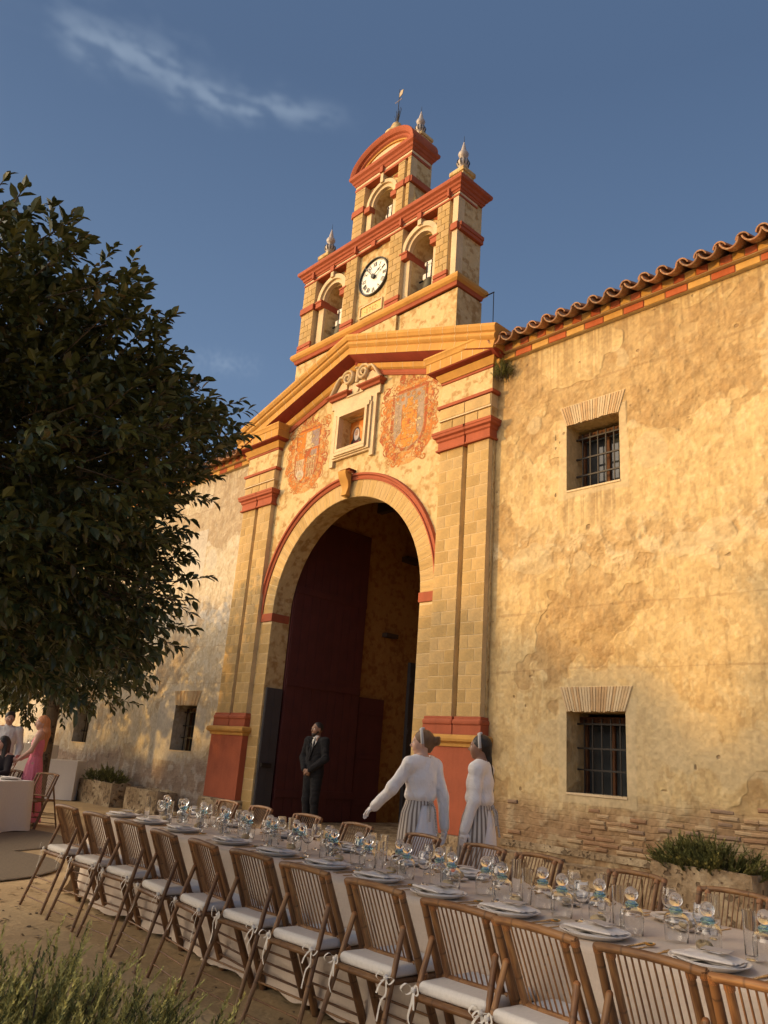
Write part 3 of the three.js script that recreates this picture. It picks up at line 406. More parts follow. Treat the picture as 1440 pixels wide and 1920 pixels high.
function flourish(x, seed) {
  const R = rng(seed); x.lineCap = 'round'; x.fillStyle = 'rgba(206,140,62,0.55)'; x.beginPath(); x.ellipse(256, 440, 236, 300, 0, 0, 7); x.fill();
  for (const s of [-1, 1]) for (let i = 0; i < 17; i++) { const t = i / 16, cy = 170 + t * 500, w = 205 - 90 * Math.max(0, t - 0.72) / 0.28 + 20 * Math.sin(i * 1.9); x.strokeStyle = (R() < 0.5 ? OR : RD) + '0.95)'; x.lineWidth = 6 + R() * 7; curl(x, 256 + s * w, cy, 26 + R() * 16, 1.3, s * (i % 2 ? 1 : -1), R() * 6); x.lineWidth = 12; x.beginPath(); x.moveTo(256 + s * (w - 40), cy - 26); x.quadraticCurveTo(256 + s * (w + 34), cy - 6, 256 + s * (w - 12), cy + 40); x.stroke(); }
  for (let i = 0; i < 9; i++) { x.strokeStyle = OR + '0.95)'; x.lineWidth = 7 + R() * 6; curl(x, 110 + i * 36, 690 + 26 * Math.sin(i), 26, 1.2, i % 2 ? 1 : -1, R() * 6); curl(x, 110 + i * 36, 176 - 18 * Math.sin(i * 0.8), 22, 1.2, i % 2 ? 1 : -1, R() * 6); }
  x.fillStyle = OR + '0.9)'; x.beginPath(); x.arc(222, 92, 40, 1.2, 5.4); x.fill(); x.fillStyle = RD + '0.9)'; x.beginPath(); x.ellipse(190, 110, 34, 46, 0.3, 0, 7); x.ellipse(300, 80, 26, 54, 0.5, 0, 7); x.fill(); x.fillStyle = 'rgba(226,196,132,0.95)'; x.beginPath(); x.ellipse(236, 84, 34, 40, 0.2, 0, 7); x.ellipse(318, 110, 20, 42, 0.6, 0, 7); x.fill(); x.strokeStyle = RD + '1)'; x.lineWidth = 4; for (let i = 0; i < 6; i++) { x.beginPath(); x.moveTo(204 + i * 9, 92); x.lineTo(208 + i * 9, 124); x.stroke(); } x.lineWidth = 9; for (let i = 0; i < 6; i++) curl(x, 190 + i * 30, 146, 20, 1, i % 2 ? 1 : -1, i);
}
const shieldPath = (x, x0, x1, y0, y1) => { const m = (x0 + x1) / 2, r = (x1 - x0) / 2; x.beginPath(); x.moveTo(x0, y0); x.lineTo(x1, y0); x.lineTo(x1, y1 - r * 1.1); x.quadraticCurveTo(x1, y1 - r * 0.2, m, y1); x.quadraticCurveTo(x0, y1 - r * 0.2, x0, y1 - r * 1.1); x.closePath(); };
const armsR = armsTexture((x) => {
  flourish(x, 41); x.fillStyle = 'rgba(160,140,122,1)'; shieldPath(x, 112, 400, 206, 640); x.fill();
  x.fillStyle = 'rgba(200,134,56,1)'; x.fillRect(196, 330, 130, 230); x.beginPath(); x.ellipse(250, 560, 100, 60, 0, 0, 7); x.fill(); x.strokeStyle = RD + '0.9)'; x.lineWidth = 5; x.strokeRect(196, 330, 130, 226); x.fillStyle = 'rgba(200,134,56,1)'; for (let i = 0; i < 4; i++) x.fillRect(196 + i * 36, 306, 22, 28); x.fillRect(238, 270, 46, 60);
  x.fillStyle = RD + '0.8)'; x.fillRect(246, 420, 26, 40); x.fillRect(216, 370, 10, 24); x.fillRect(296, 370, 10, 24); for (let i = 0; i < 8; i++) { x.fillRect(200, 350 + i * 26, 124, 2); } for (let i = 0; i < 6; i++) { x.fillStyle = OR + '0.9)'; x.beginPath(); x.arc(150 + i * 46, 250 + 14 * Math.sin(i * 2), 16, 0, 7); x.fill(); }
  x.strokeStyle = RD + '1)'; x.lineWidth = 20; shieldPath(x, 112, 400, 206, 640); x.stroke(); x.strokeStyle = OR + '1)'; x.lineWidth = 5; shieldPath(x, 126, 386, 220, 622); x.stroke();
});
const armsL = armsTexture((x) => {
  flourish(x, 57); shieldPath(x, 120, 390, 200, 650); x.fillStyle = 'rgba(198,120,44,1)'; x.fill();
  x.fillStyle = 'rgba(206,186,146,1)'; x.fillRect(226, 226, 66, 146); x.fillStyle = 'rgba(148,128,124,1)'; x.fillRect(292, 226, 92, 146); x.fillRect(300, 392, 70, 46);
  x.fillStyle = 'rgba(190,168,138,1)'; x.fillRect(130, 446, 100, 150); x.fillStyle = 'rgba(170,140,104,1)'; x.fillRect(262, 450, 112, 160); x.fillStyle = RD + '1)'; x.fillRect(226, 384, 70, 62); for (let i = 0; i < 4; i++) { x.fillRect(274 + i * 28, 450, 8, 160); x.fillRect(146 + i * 24, 460, 6, 90); }
  x.fillStyle = 'rgba(190,178,160,1)'; x.beginPath(); x.ellipse(186, 580, 52, 44, 0, 0, 7); x.fill(); x.strokeStyle = RD + '1)'; x.lineWidth = 15; shieldPath(x, 120, 390, 200, 650); x.stroke(); x.lineWidth = 8; x.beginPath(); x.moveTo(246, 380); x.lineTo(246, 630); x.moveTo(226, 380); x.lineTo(390, 380); x.stroke();
});
for (const [tx, cx, cy, w, h, l] of [[armsR, 1.46, 7.22, 1.5, 2.1, 'painted shield with a castle between pale stripes'], [armsL, -1.45, 7.22, 1.42, 2.0, 'faded painted quartered shield']]) { const g = new THREE.PlaneGeometry(w, h); g.translate(cx, cy, 0.004); part('painted_coat_of_arms', g, new THREE.MeshStandardMaterial({ map: tx, transparent: true, roughness: 0.95 }), portal, l); }

// the passage behind the arch, its gate leaves
{
  const t = thing('gate_passage', 'dim ochre passage seen through the tall open arch', 'passage');
  part('wall', [box(-2.6, -2.02, 0, 6.9, -7, -0.43), box(2.02, 2.6, 0, 6.9, -7, -0.43), box(-2.6, 2.6, 0, 6.9, -7.3, -7)], M.ochre, t); part('ceiling', box(-2.6, 2.6, 6.9, 7.1, -7.3, -0.43), M.darkWood, t);
  for (let i = 0; i < 6; i++) part('beam', box(-2.0, 2.0, 6.66, 6.88, -1.7 - i, -1.54 - i, 0.01), M.darkWood, t);
  part('paving', box(-2.0, 2.0, -0.1, 0.06, -7, 0.1), M.trough, t);
  part('bracket', box(-2.02, -1.8, 5.72, 5.84, -3.9, -3.45), M.darkWood, t); part('bracket', box(-2.02, -1.86, 3.9, 3.99, -3.35, -3.0), M.darkWood, t);
  const leaf = (x0, x1, y1, z0, z1, m, name, label) => { const d = thing(name, label, 'door leaf'); part('panel', box(x0, x1, 0.07, y1, z0, z1), m, d); return d; };
  const a = leaf(-2.018, -1.95, 6.03, -2.40, -0.44, M.maroon, 'gate_leaf', 'tall dark maroon gate leaf folded back on the left passage wall'); for (let i = 0; i < 9; i++) part('plank', box(-1.949, -1.938, 0.09, 6.0, -2.38 + i * 0.213, -2.38 + i * 0.213 + 0.206, 0.003), M.maroon, a);
  for (const y of [0.5, 2.56, 4.4]) part('rail', box(-1.938, -1.915, y, y + 0.14, -2.39, -0.45, 0.005), M.maroon, a);
  const b = leaf(-2.018, -1.96, 2.54, -3.14, -2.42, M.maroon, 'small_door', 'low dark maroon door beside the tall gate leaf in the passage'); for (const y of [0.4, 1.3, 2.2]) part('rail', box(-1.96, -1.945, y, y + 0.1, -3.12, -2.44, 0.004), M.maroon, b);
  const c = leaf(-2.018, -1.93, 3.45, -5.2, -3.86, M.greyDoor, 'grey_door', 'dark grey door far back in the passage, beside the right jamb'); for (const y of [0.6, 1.9, 3.0]) part('rail', box(-1.93, -1.91, y, y + 0.12, -5.18, -3.88, 0.004), M.greyDoor, c);
  const e = leaf(-1.995, -1.955, 2.47, -0.40, -0.03, M.greyDoor, 'jamb_guard', 'grey boarded guard on the left jamb of the arch'); for (let i = 0; i < 2; i++) part('board', box(-1.954, -1.944, 0.08, 2.46, -0.395 + i * 0.182, -0.22 + i * 0.182, 0.003), M.greyDoor, e); part('bolt', box(-1.944, -1.90, 1.02, 1.10, -0.3, -0.06, 0.01), M.iron, e);
}

// ---------------------------------------------------------------- the bell gable
const gable = thing('bell_gable', 'ochre and red bell gable with three arched openings above the portal', 'bell gable');
{
  const P2 = (a) => new THREE.Vector2(...a), R = rng(331), D = -0.75;
  const archHole = (cx, y0, ys, r) => { const p = new THREE.Path(); p.moveTo(cx - r, y0); p.lineTo(cx + r, y0); p.lineTo(cx + r, ys); p.absarc(cx, ys, r, 0, Math.PI, false); p.lineTo(cx - r, y0); return p; };
  const s = new THREE.Shape([[-2.33, 9.6], [2.33, 9.6], [2.33, 11.62], [-2.33, 11.62]].map(P2)); for (const cx of [-1.33, 1.33]) s.holes.push(archHole(cx, 9.72, 10.88, 0.315));
  const ex = (q, z0, z1) => { const e = new THREE.ExtrudeGeometry(q, { depth: z1 - z0, bevelEnabled: false, curveSegments: 20 }); e.translate(0, 0, z0); return boxUV(e); };
  part('wall', [ex(s, D, -0.24), box(-2.37, 2.37, 7.6, 9.5, D - 0.05, -0.12), box(-0.90, 0.86, 8.2, 9.5, -0.12, -0.06)], M.plaster, gable);
  const pil = (name, x0, x1, y0, y1, z, blocks) => { const p = part(name, box(x0, x1, y0, y1, z - 0.17, z), M.joint, gable); if (blocks) { let r = 0; for (let y = y0 + 0.19; y < y1 - 0.06; y += 0.152, r++) { const f = r % 2 ? 0.35 : 0.65, h = Math.min(0.152, y1 - y), c = [x0, x0 + (x1 - x0) * f, x1]; for (let i = 0; i < 2; i++) { const w = c[i + 1] - c[i] - 0.007, m = part('stone', block(w, h - 0.007, 0.01, 0.004), pick(M.stones, R), p); m.position.set((c[i] + c[i + 1]) / 2, y + h / 2, z + 0.001); } } for (const [a, b] of [[0.01, 0.075], [0.095, 0.18]]) part('red_block', box(x0 - 0.015, x1 + 0.015, y0 + a, y0 + b, z - 0.02, z + 0.03, 0.006), M.red, p); } else part('face', box(x0 + 0.002, x1 - 0.002, y0, y1, z, z + 0.008), M.cream, p); return p; };
  for (const [a, b] of [[-2.334, -1.90], [-0.87, -0.51], [0.49, 0.86], [1.80, 2.12]]) pil('pilaster', a, b, 9.78, 11.52, -0.08, true);
  pil('pilaster', 2.20, 2.334, 9.78, 11.52, -0.08, false);
  part('corner_strip', box(2.13, 2.19, 9.78, 11.5, -0.24, -0.16), M.cream, gable);
  // arches
  for (const cx of [-1.33, 1.33]) {
    const q = new THREE.Shape(); q.absarc(cx, 10.9, 0.47, 0, Math.PI, false); q.absarc(cx, 10.9, 0.318, Math.PI, 0, true); const a = part('arch_moulding', [ex(q, -0.24, -0.14)], M.cream, gable);
    const q2 = new THREE.Shape(); q2.absarc(cx, 10.9, 0.50, 0, Math.PI, false); q2.absarc(cx, 10.9, 0.40, Math.PI, 0, true); part('outer_ring', ex(q2, -0.141, -0.09), M.cream, a);
    for (const sx of [-1, 1]) { part('impost', [box(cx + sx * 0.41 - 0.105, cx + sx * 0.41 + 0.10, 10.74, 10.895, D, -0.07, 0.01), box(cx + sx * 0.41 - 0.115, cx + sx * 0.41 + 0.11, 10.86, 10.905, -0.3, -0.055, 0.008)], M.red, a); part('reveal_strip', box(cx + sx * 0.41 - 0.09, cx + sx * 0.41 + 0.09, 9.78, 10.74, -0.24, -0.17), M.cream, a); part('spandrel', wedge(sx > 0 ? [[cx + 0.52, 11.2], [cx + 0.52, 11.47], [cx + 0.2, 11.47], [cx + 0.4, 11.34]].map((p) => p) : [[cx - 0.52, 11.2], [cx - 0.4, 11.34], [cx - 0.2, 11.47], [cx - 0.52, 11.47]], -0.241, -0.22), M.red, a); }
    part('keystone', box(cx - 0.05, cx + 0.05, 11.34, 11.56, -0.24, -0.05, 0.008), M.cream, a);
  }
  const ent = part('entablature', box(-2.35, 2.35, 11.50, 11.54, -0.6, -0.06, 0.004), M.red, gable);
  part('frieze', box(-2.34, 2.34, 11.54, 11.60, -0.6, -0.085), M.cream, ent); for (const x of [-1.33, 0, 1.33]) part('corbel', box(x - 0.06, x + 0.06, 11.47, 11.62, -0.1, -0.03, 0.008), M.red, ent);
  const loop = (w, z0, z1) => [[-w, z0], [-w, z1], [w, z1], [w, z0]];
  part('cornice', sweep([[0, 11.60], [0.02, 11.605], [0.03, 11.64], [0.05, 11.65], [0.06, 11.70], [0.09, 11.72], [0.10, 11.76], [0.145, 11.79], [0.155, 11.83], [0.15, 11.87], [0, 11.90]], loop(2.34, -0.72, -0.09), 'plan', true, -1), M.red, ent);
  part('cornice_top', box(-2.38, 2.38, 11.75, 11.93, -0.78, -0.04), M.plaster, ent);
  for (const x of [-1.95, -0.52, 0.85, 2.14]) part('cornice_break', box(x - 0.05, x + 0.0, 11.55, 11.74, -0.3, 0.0, 0.004), M.red, ent);
  const led = part('ledge', sweep([[0, 9.52], [0.03, 9.53], [0.04, 9.58], [0.055, 9.60]], loop(2.36, -0.76, -0.10), 'plan', true, -1), M.red, gable);
  part('ledge_top', sweep([[0, 9.60], [0.06, 9.601], [0.10, 9.64], [0.115, 9.69], [0.10, 9.74], [0.06, 9.77], [-0.3, 9.785]], loop(2.36, -0.76, -0.10), 'plan', true, -1), M.yellow, led);
  for (const s of [-1, 1]) part('side_band', [box(s * 2.3625 - 0.0375, s * 2.3625 + 0.0375, 10.74, 10.82, D, -0.09, 0.006), box(s * 2.3725 - 0.0475, s * 2.3725 + 0.0475, 10.815, 10.90, D, -0.085, 0.01)], M.red, gable);
  part('pilaster_band', box(2.19, 2.36, 10.75, 10.90, -0.24, -0.03, 0.01), M.red, gable); part('pilaster_band', box(-2.36, -1.89, 10.75, 10.90, -0.24, -0.03, 0.01), M.red, gable);
  part('clock_panel', box(-0.512, 0.492, 9.78, 11.50, -0.25, -0.16), M.plaster, gable);
  // dated plaque (flat lettering in a sunk panel)
  const pl = part('plaque', [box(-0.36, 0.32, 10.16, 10.185, -0.165, -0.128), box(-0.36, 0.32, 9.915, 9.94, -0.165, -0.128), box(-0.36, -0.335, 9.94, 10.16, -0.165, -0.128), box(0.295, 0.32, 9.94, 10.16, -0.165, -0.128)], M.cream, gable);
  const cv = document.createElement('canvas'); cv.width = 512; cv.height = 170; const x = cv.getContext('2d'); x.fillStyle = '#d8b878'; x.fillRect(0, 0, 512, 170); x.fillStyle = '#5b3312'; x.font = '120px serif'; x.textAlign = 'center'; x.textBaseline = 'middle'; x.fillText('-1742-', 256, 90);
  const ct = new THREE.CanvasTexture(cv); ct.colorSpace = THREE.SRGBColorSpace; const pg = new THREE.PlaneGeometry(0.63, 0.22); pg.translate(-0.02, 10.05, -0.152); part('inscription', pg, std({ map: ct }), pl);
  // upper tier
  const u = new THREE.Shape([[-1.22, 11.92], [1.22, 11.92], [1.20, 12.0], [1.06, 12.10], [0.95, 12.28], [0.89, 12.5], [0.87, 12.7], [0.87, 13.56], [-0.87, 13.56], [-0.87, 12.7], [-0.89, 12.5], [-0.95, 12.28], [-1.06, 12.10], [-1.20, 12.0]].map(P2)); u.holes.push(archHole(0, 12.02, 12.72, 0.315));
  const top = part('upper_tier', ex(u, -0.75, -0.28), M.plaster, gable);
  const up = (x0, x1, y0, y1) => { const g = part('upper_pilaster', box(x0, x1, y0, y1, -0.31, -0.14), M.joint, gable); let r = 0; for (let y = y0 + 0.16; y < y1 - 0.06; y += 0.15, r++) { const m = part('stone', block(x1 - x0 - 0.006, 0.143, 0.01, 0.004), pick(M.stones, R), g); m.position.set((x0 + x1) / 2, y + 0.075, -0.139); } part('band', box(x0 - 0.02, x1 + 0.02, 12.68, 12.83, -0.3, -0.10, 0.01), M.red, g); };
  for (const [a, b] of [[-0.876, -0.55], [0.49, 0.70], [0.77, 0.876]]) up(a, b, 11.95, 13.42);
  for (const s of [-1, 1]) part('side_band', box(s * 0.90 - 0.04, s * 0.90 + 0.04, 12.68, 12.83, -0.75, -0.12, 0.01), M.red, gable);
  { const q = new THREE.Shape(); q.absarc(0, 12.74, 0.45, 0, Math.PI, false); q.absarc(0, 12.74, 0.318, Math.PI, 0, true); const a = part('arch_moulding', ex(q, -0.28, -0.20), M.cream, gable); const q2 = new THREE.Shape(); q2.absarc(0, 12.74, 0.48, 0, Math.PI, false); q2.absarc(0, 12.74, 0.40, Math.PI, 0, true); part('outer_ring', ex(q2, -0.201, -0.15), M.cream, a); for (const sx of [-1, 1]) { part('impost', box(sx * 0.41 - 0.10, sx * 0.41 + 0.08, 12.60, 12.74, -0.75, -0.12, 0.01), M.red, a); part('reveal_strip', box(sx * 0.41 - 0.09, sx * 0.41 + 0.06, 11.95, 12.60, -0.28, -0.21), M.cream, a); part('spandrel', wedge(sx > 0 ? [[0.48, 13.05], [0.48, 13.28], [0.2, 13.28], [0.38, 13.17]] : [[-0.48, 13.05], [-0.38, 13.17], [-0.2, 13.28], [-0.48, 13.28]], -0.281, -0.26), M.red, a); } part('keystone', box(-0.045, 0.045, 13.16, 13.42, -0.28, -0.11, 0.008), M.cream, a); }
  const e2 = part('upper_entablature', [box(-0.89, 0.89, 13.36, 13.43, -0.7, -0.12, 0.006)], M.red, gable); part('frieze', box(-0.88, 0.88, 13.43, 13.50, -0.7, -0.135), M.cream, e2); part('corbel', box(-0.05, 0.05, 13.40, 13.56, -0.15, -0.07, 0.006), M.red, e2);
  part('cornice', sweep([[0, 13.50], [0.02, 13.51], [0.04, 13.56], [0.065, 13.58], [0.08, 13.63], [0.125, 13.67], [0.135, 13.72], [0.13, 13.75], [0, 13.77]], loop(0.88, -0.72, -0.14), 'plan', true, -1), M.red, e2);
  const arc = []; for (let i = 0; i <= 32; i++) { const a = Math.PI * i / 32; arc.push([1.0 * Math.cos(a), 13.75 + 0.61 * Math.sin(a)]); }
  part('curved_cornice', sweep([[-0.20, -0.5], [-0.20, -0.16], [-0.17, -0.12], [-0.13, -0.11], [-0.11, -0.06], [-0.05, -0.02], [-0.01, -0.01], [0, -0.03], [0.005, -0.78]], arc, 'face', false, 1), M.red, e2);
  part('curved_rib', sweep([[-0.21, -0.5], [-0.21, -0.15], [-0.24, -0.16], [-0.245, -0.5]], arc, 'face', false, 1), M.yellow, e2);
  { const q = new THREE.Shape(arc.map(P2)); part('pediment_field', ex(q, -0.75, -0.19), M.yellow, e2); const q2 = new THREE.Shape(arc.map(([a, b]) => P2([a * 0.62, 13.77 + (b - 13.75) * 0.5]))); part('pediment_panel', ex(q2, -0.19, -0.165), M.cream, e2); }
  // finials and the pedestal of the vane
  const finial = (x, y, z, k = 1) => { const f = part('finial', [moved(lathe([[0.001, 0], [0.13, 0], [0.13, 0.05], [0.07, 0.09], [0.055, 0.14], [0.12, 0.2], [0.15, 0.28], [0.12, 0.36], [0.055, 0.40], [0.05, 0.43], [0.10, 0.47], [0.125, 0.54], [0.10, 0.60], [0.05, 0.64], [0.06, 0.68], [0.035, 0.80], [0.012, 0.90], [0.001, 0.91]].map(([a, b]) => [a * k, b * k]), 16), x, y, z)], M.finial, gable); const st = []; for (let i = 0; i < 10; i++) { const a = i / 10 * 6.283; st.push(pipe([[Math.cos(a) * 0.118 * k, 0.2 * k, Math.sin(a) * 0.118 * k], [Math.cos(a) * 0.152 * k, 0.28 * k, Math.sin(a) * 0.152 * k], [Math.cos(a) * 0.12 * k, 0.36 * k, Math.sin(a) * 0.12 * k]], 0.014 * k, 5, 5)); } part('fluting', st.map((q) => moved(q, x, y, z)), M.black, f); part('spike', tube(V(x, y + 0.9 * k, z), V(x, y + 1.08 * k, z), 0.006, 0.003, 5), M.iron, f); };
  for (const x of [-2.05, 2.05]) { part('finial_base', [box(x - 0.16, x + 0.16, 11.9, 12.34, -0.61, -0.29, 0.01), box(x - 0.19, x + 0.19, 12.30, 12.40, -0.64, -0.26, 0.02)], M.plaster, gable); finial(x, 12.40, -0.45, 0.86); }
  part('finial_base', [box(0.52, 0.86, 13.7, 14.12, -0.72, -0.40, 0.01), box(0.49, 0.89, 14.10, 14.18, -0.74, -0.36, 0.02)], M.plaster, gable); finial(0.69, 14.18, -0.5, 0.80);
  part('vane_pedestal', moved(lathe([[0.001, 0.62], [0.10, 0.6], [0.14, 0.5], [0.17, 0.38], [0.26, 0.30], [0.27, 0.22], [0.24, 0.2], [0.30, 0.0]], 20), 0, 14.32, -0.42), M.plaster, gable);
}
{
  const t = thing('weather_vane', 'thin iron weather vane with a faded gilt flag on the gable peak', 'weather vane', [0, 14.9, -0.42]);
  part('rod', tube(V(0, 0, 0), V(0, 1.05, 0), 0.012, 0.007, 6), M.iron, t); for (const [a, h] of [[-0.16, 0.42], [-0.09, 0.5], [0.10, 0.45], [0.17, 0.36], [0.05, 0.38]]) part('spear', tube(V(0, 0, 0), V(a, h, a * 0.3), 0.012, 0.005, 5), M.iron, t);
  part('flag', wedge([[0.01, 0.80], [0.10, 0.84], [0.13, 0.96], [0.05, 0.98], [0.01, 0.92]], -0.006, 0.006), M.gilt, t); part('arrow', tube(V(-0.12, 0.72, 0), V(0.1, 0.72, 0), 0.006, 0.006, 5), M.gilt, t);
  const w = tag(part('lightning_cable', [tube(V(2.47, 9.62, -0.80), V(2.66, 9.62, -0.80), 0.012), tube(V(2.65, 9.62, -0.80), V(2.66, 8.2, -0.80), 0.008)], M.iron, scene), 'thin dark cable hanging from a bracket at the right side of the bell gable', 'cable'); w.name = 'hanging_cable';
}
// bells
function bell(cx, y, z, k, label) {
  const t = thing('bell', label, 'bell', [cx, y, z], 0, 'bells in the gable openings');
  part('bell_body', lathe([[0.001, 0.0], [0.10, -0.005], [0.135, -0.05], [0.15, -0.16], [0.175, -0.28], [0.225, -0.37], [0.235, -0.40], [0.21, -0.40], [0.15, -0.28], [0.12, -0.1], [0.001, -0.04]].map(([a, b]) => [a * k, b * k]), 24), M.bell, t);
  part('yoke', [box(-0.16 * k, 0.16 * k, 0.02, 0.14 * k, -0.07, 0.07, 0.02), box(-0.09 * k, 0.09 * k, 0.14 * k, 0.30 * k, -0.06, 0.06, 0.02), box(-0.13 * k, 0.13 * k, 0.30 * k, 0.38 * k, -0.065, 0.065, 0.015)], M.white, t);
  part('axle', tube(V(-0.32, 0.07, 0), V(0.32, 0.07, 0), 0.02), M.iron, t); for (const s of [-1, 1]) part('strap', tube(V(s * 0.06, -0.05, 0.08), V(s * 0.07, 0.36 * k, 0.075), 0.012, 0.012, 5), M.iron, t); part('clapper', [tube(V(0, -0.1, 0), V(0, -0.42 * k, 0), 0.012), moved(new THREE.SphereGeometry(0.035, 10, 8), 0, -0.43 * k, 0)], M.iron, t);
}
bell(-1.30, 10.28, -0.45, 1.1, 'dark bell on a white yoke in the lower left opening of the bell gable'); bell(1.36, 10.28, -0.45, 1.1, 'dark bell on a white yoke in the lower right opening of the bell gable'); bell(0.02, 12.42, -0.48, 0.85, 'smaller bell on a white yoke in the topmost opening of the bell gable');
// clock: white dial with Roman numerals, a sunk iron rim and two hands
{
  const t = thing('wall_clock', 'round white clock with Roman numerals and black hands on the bell gable', 'clock', [0, 10.79, -0.16]), r = 0.42;
  part('rim', (() => { const g = lathe([[r - 0.015, 0], [r - 0.015, 0.055], [r + 0.006, 0.06], [r + 0.018, 0.05], [r + 0.018, 0]], 56); g.rotateX(Math.PI / 2); return g; })(), M.black, t);
  part('dial', (() => { const g = new THREE.CylinderGeometry(r, r, 0.012, 56); g.rotateX(Math.PI / 2); g.translate(0, 0, 0.008); return g; })(), std({ color: [.80, .79, .70], roughness: 0.5 }), t);
  const num = ['XII', 'I', 'II', 'III', 'IIII', 'V', 'VI', 'VII', 'VIII', 'IX', 'X', 'XI'], W = { I: 0.026, V: 0.062, X: 0.062 };
  num.forEach((s, i) => { const gs = [], tot = [...s].reduce((a, c) => a + W[c], 0); let x = -tot / 2; const bar = (xa, ya, xb, yb, w) => { const l = Math.hypot(xb - xa, yb - ya), g = new THREE.BoxGeometry(w, l, 0.006); g.rotateZ(-Math.atan2(xb - xa, yb - ya)); g.translate((xa + xb) / 2, (ya + yb) / 2, 0); return g; }; for (const c of s) { const w = W[c]; if (c === 'I') gs.push(bar(x + w / 2, -0.05, x + w / 2, 0.05, 0.015)); if (c === 'V') gs.push(bar(x + 0.008, 0.05, x + w / 2, -0.05, 0.015), bar(x + w - 0.008, 0.05, x + w / 2, -0.05, 0.008)); if (c === 'X') gs.push(bar(x + 0.008, 0.05, x + w - 0.008, -0.05, 0.015), bar(x + 0.008, -0.05, x + w - 0.008, 0.05, 0.008)); x += w; } const m = part('numeral', gs, M.black, t), a = i * Math.PI / 6; m.position.set(Math.sin(a) * 0.30, Math.cos(a) * 0.30, 0.0165); m.rotation.z = -a; });
  const ticks = []; for (let i = 0; i < 60; i++) { const a = i * Math.PI / 30, g = i % 5 ? new THREE.BoxGeometry(0.006, 0.014, 0.004) : new THREE.BoxGeometry(0.014, 0.022, 0.004); g.translate(0, 0.385, 0.0155); g.rotateZ(-a); ticks.push(g); } part('minute_track', ticks, M.black, t);
  const hand = (name, len, w, a, z) => { const s = new THREE.Shape([[-w * 0.6, -0.06], [w * 0.6, -0.06], [w * 0.5, len * 0.55], [w * 1.5, len * 0.7], [w * 0.5, len * 0.82], [0.004, len], [-0.004, len], [-w * 0.5, len * 0.82], [-w * 1.5, len * 0.7], [-w * 0.5, len * 0.55]].map((p) => new THREE.Vector2(...p))); const g = new THREE.ExtrudeGeometry(s, { depth: 0.008, bevelEnabled: false }); g.translate(0, 0, z); const m = part(name, g, M.black, t); m.rotation.z = -a; };
  hand('minute_hand', 0.40, 0.016, 53.2 / 60 * 6.2832, 0.062); hand('hour_hand', 0.27, 0.02, (1 + 53.2 / 60) / 12 * 6.2832, 0.05); part('hub', (() => { const g = new THREE.CylinderGeometry(0.05, 0.05, 0.075, 20); g.rotateX(Math.PI / 2); g.translate(0, 0, 0.035); return g; })(), M.black, t);
}
// ---------------------------------------------------------------- furniture and tableware of the long table
Object.assign(M, {
  bamboo: std({ ...TB, bumpScale: 0.0012, roughness: 0.55, color: [1.02, 1.10, 1.10] }), bambooDark: std({ ...shifted(TB, .4, .3), bumpScale: 0.0012, roughness: 0.6, color: [.74, .76, .74] }), bambooPale: std({ ...shifted(TB, .1, .6), bumpScale: 0.0012, roughness: 0.5, color: [1.35, 1.25, 1.1] }),
  linen: std({ ...TL, bumpScale: 0.0006, color: [.68, .57, .46], roughness: 0.95 }), cloth: std({ ...TL, bumpScale: 0.0006, color: [.70, .66, .60], roughness: 0.95 }), cushion: std({ ...TL, bumpScale: 0.0008, color: [.80, .76, .69], roughness: 0.95 }), napkin: std({ ...TL, bumpScale: 0.0006, color: [.80, .74, .67], roughness: 0.95 }),
  china: std({ color: [.72, .67, .61], roughness: 0.4 }), card: std({ color: [.48, .42, .37], roughness: 0.85 }), gold: std({ color: [.52, .33, .12], roughness: 0.22, metalness: 1 }), bread: std({ ...TR, bumpScale: 0.01, color: [.9, .8, .66] }),
  clear: new THREE.MeshPhysicalMaterial({ color: rgb(.97, .98, .98), transmission: 1, roughness: 0.02, thickness: 0, ior: 1.45, side: THREE.DoubleSide }), ball: new THREE.MeshPhysicalMaterial({ color: rgb(.98, .99, .99), transmission: 1, roughness: 0.01, thickness: 0.08, ior: 1.48 }), teal: new THREE.MeshPhysicalMaterial({ color: rgb(.60, .80, .83), transmission: 0.88, roughness: 0.05, thickness: 0.03, ior: 1.45, attenuationColor: rgb(.40, .72, .80), attenuationDistance: 0.09 }),
});
const ZL = (x, z) => z + (x - 6) * 0.042;            // the table stands a little askew to the wall
const TOP = 0.615;                                       // tablecloth level
function bambooRod(a, b, r, r1 = r, seg = 7) { const g = tube(a, b, r, r1, seg), u = g.attributes.uv, L = a.distanceTo(b), o = (a.x * 3.1 + a.y * 1.7 + b.x * 2.3) % 1; for (let i = 0; i < u.count; i++) u.setXY(i, u.getX(i) * 0.06, u.getY(i) * L + o); return g; }
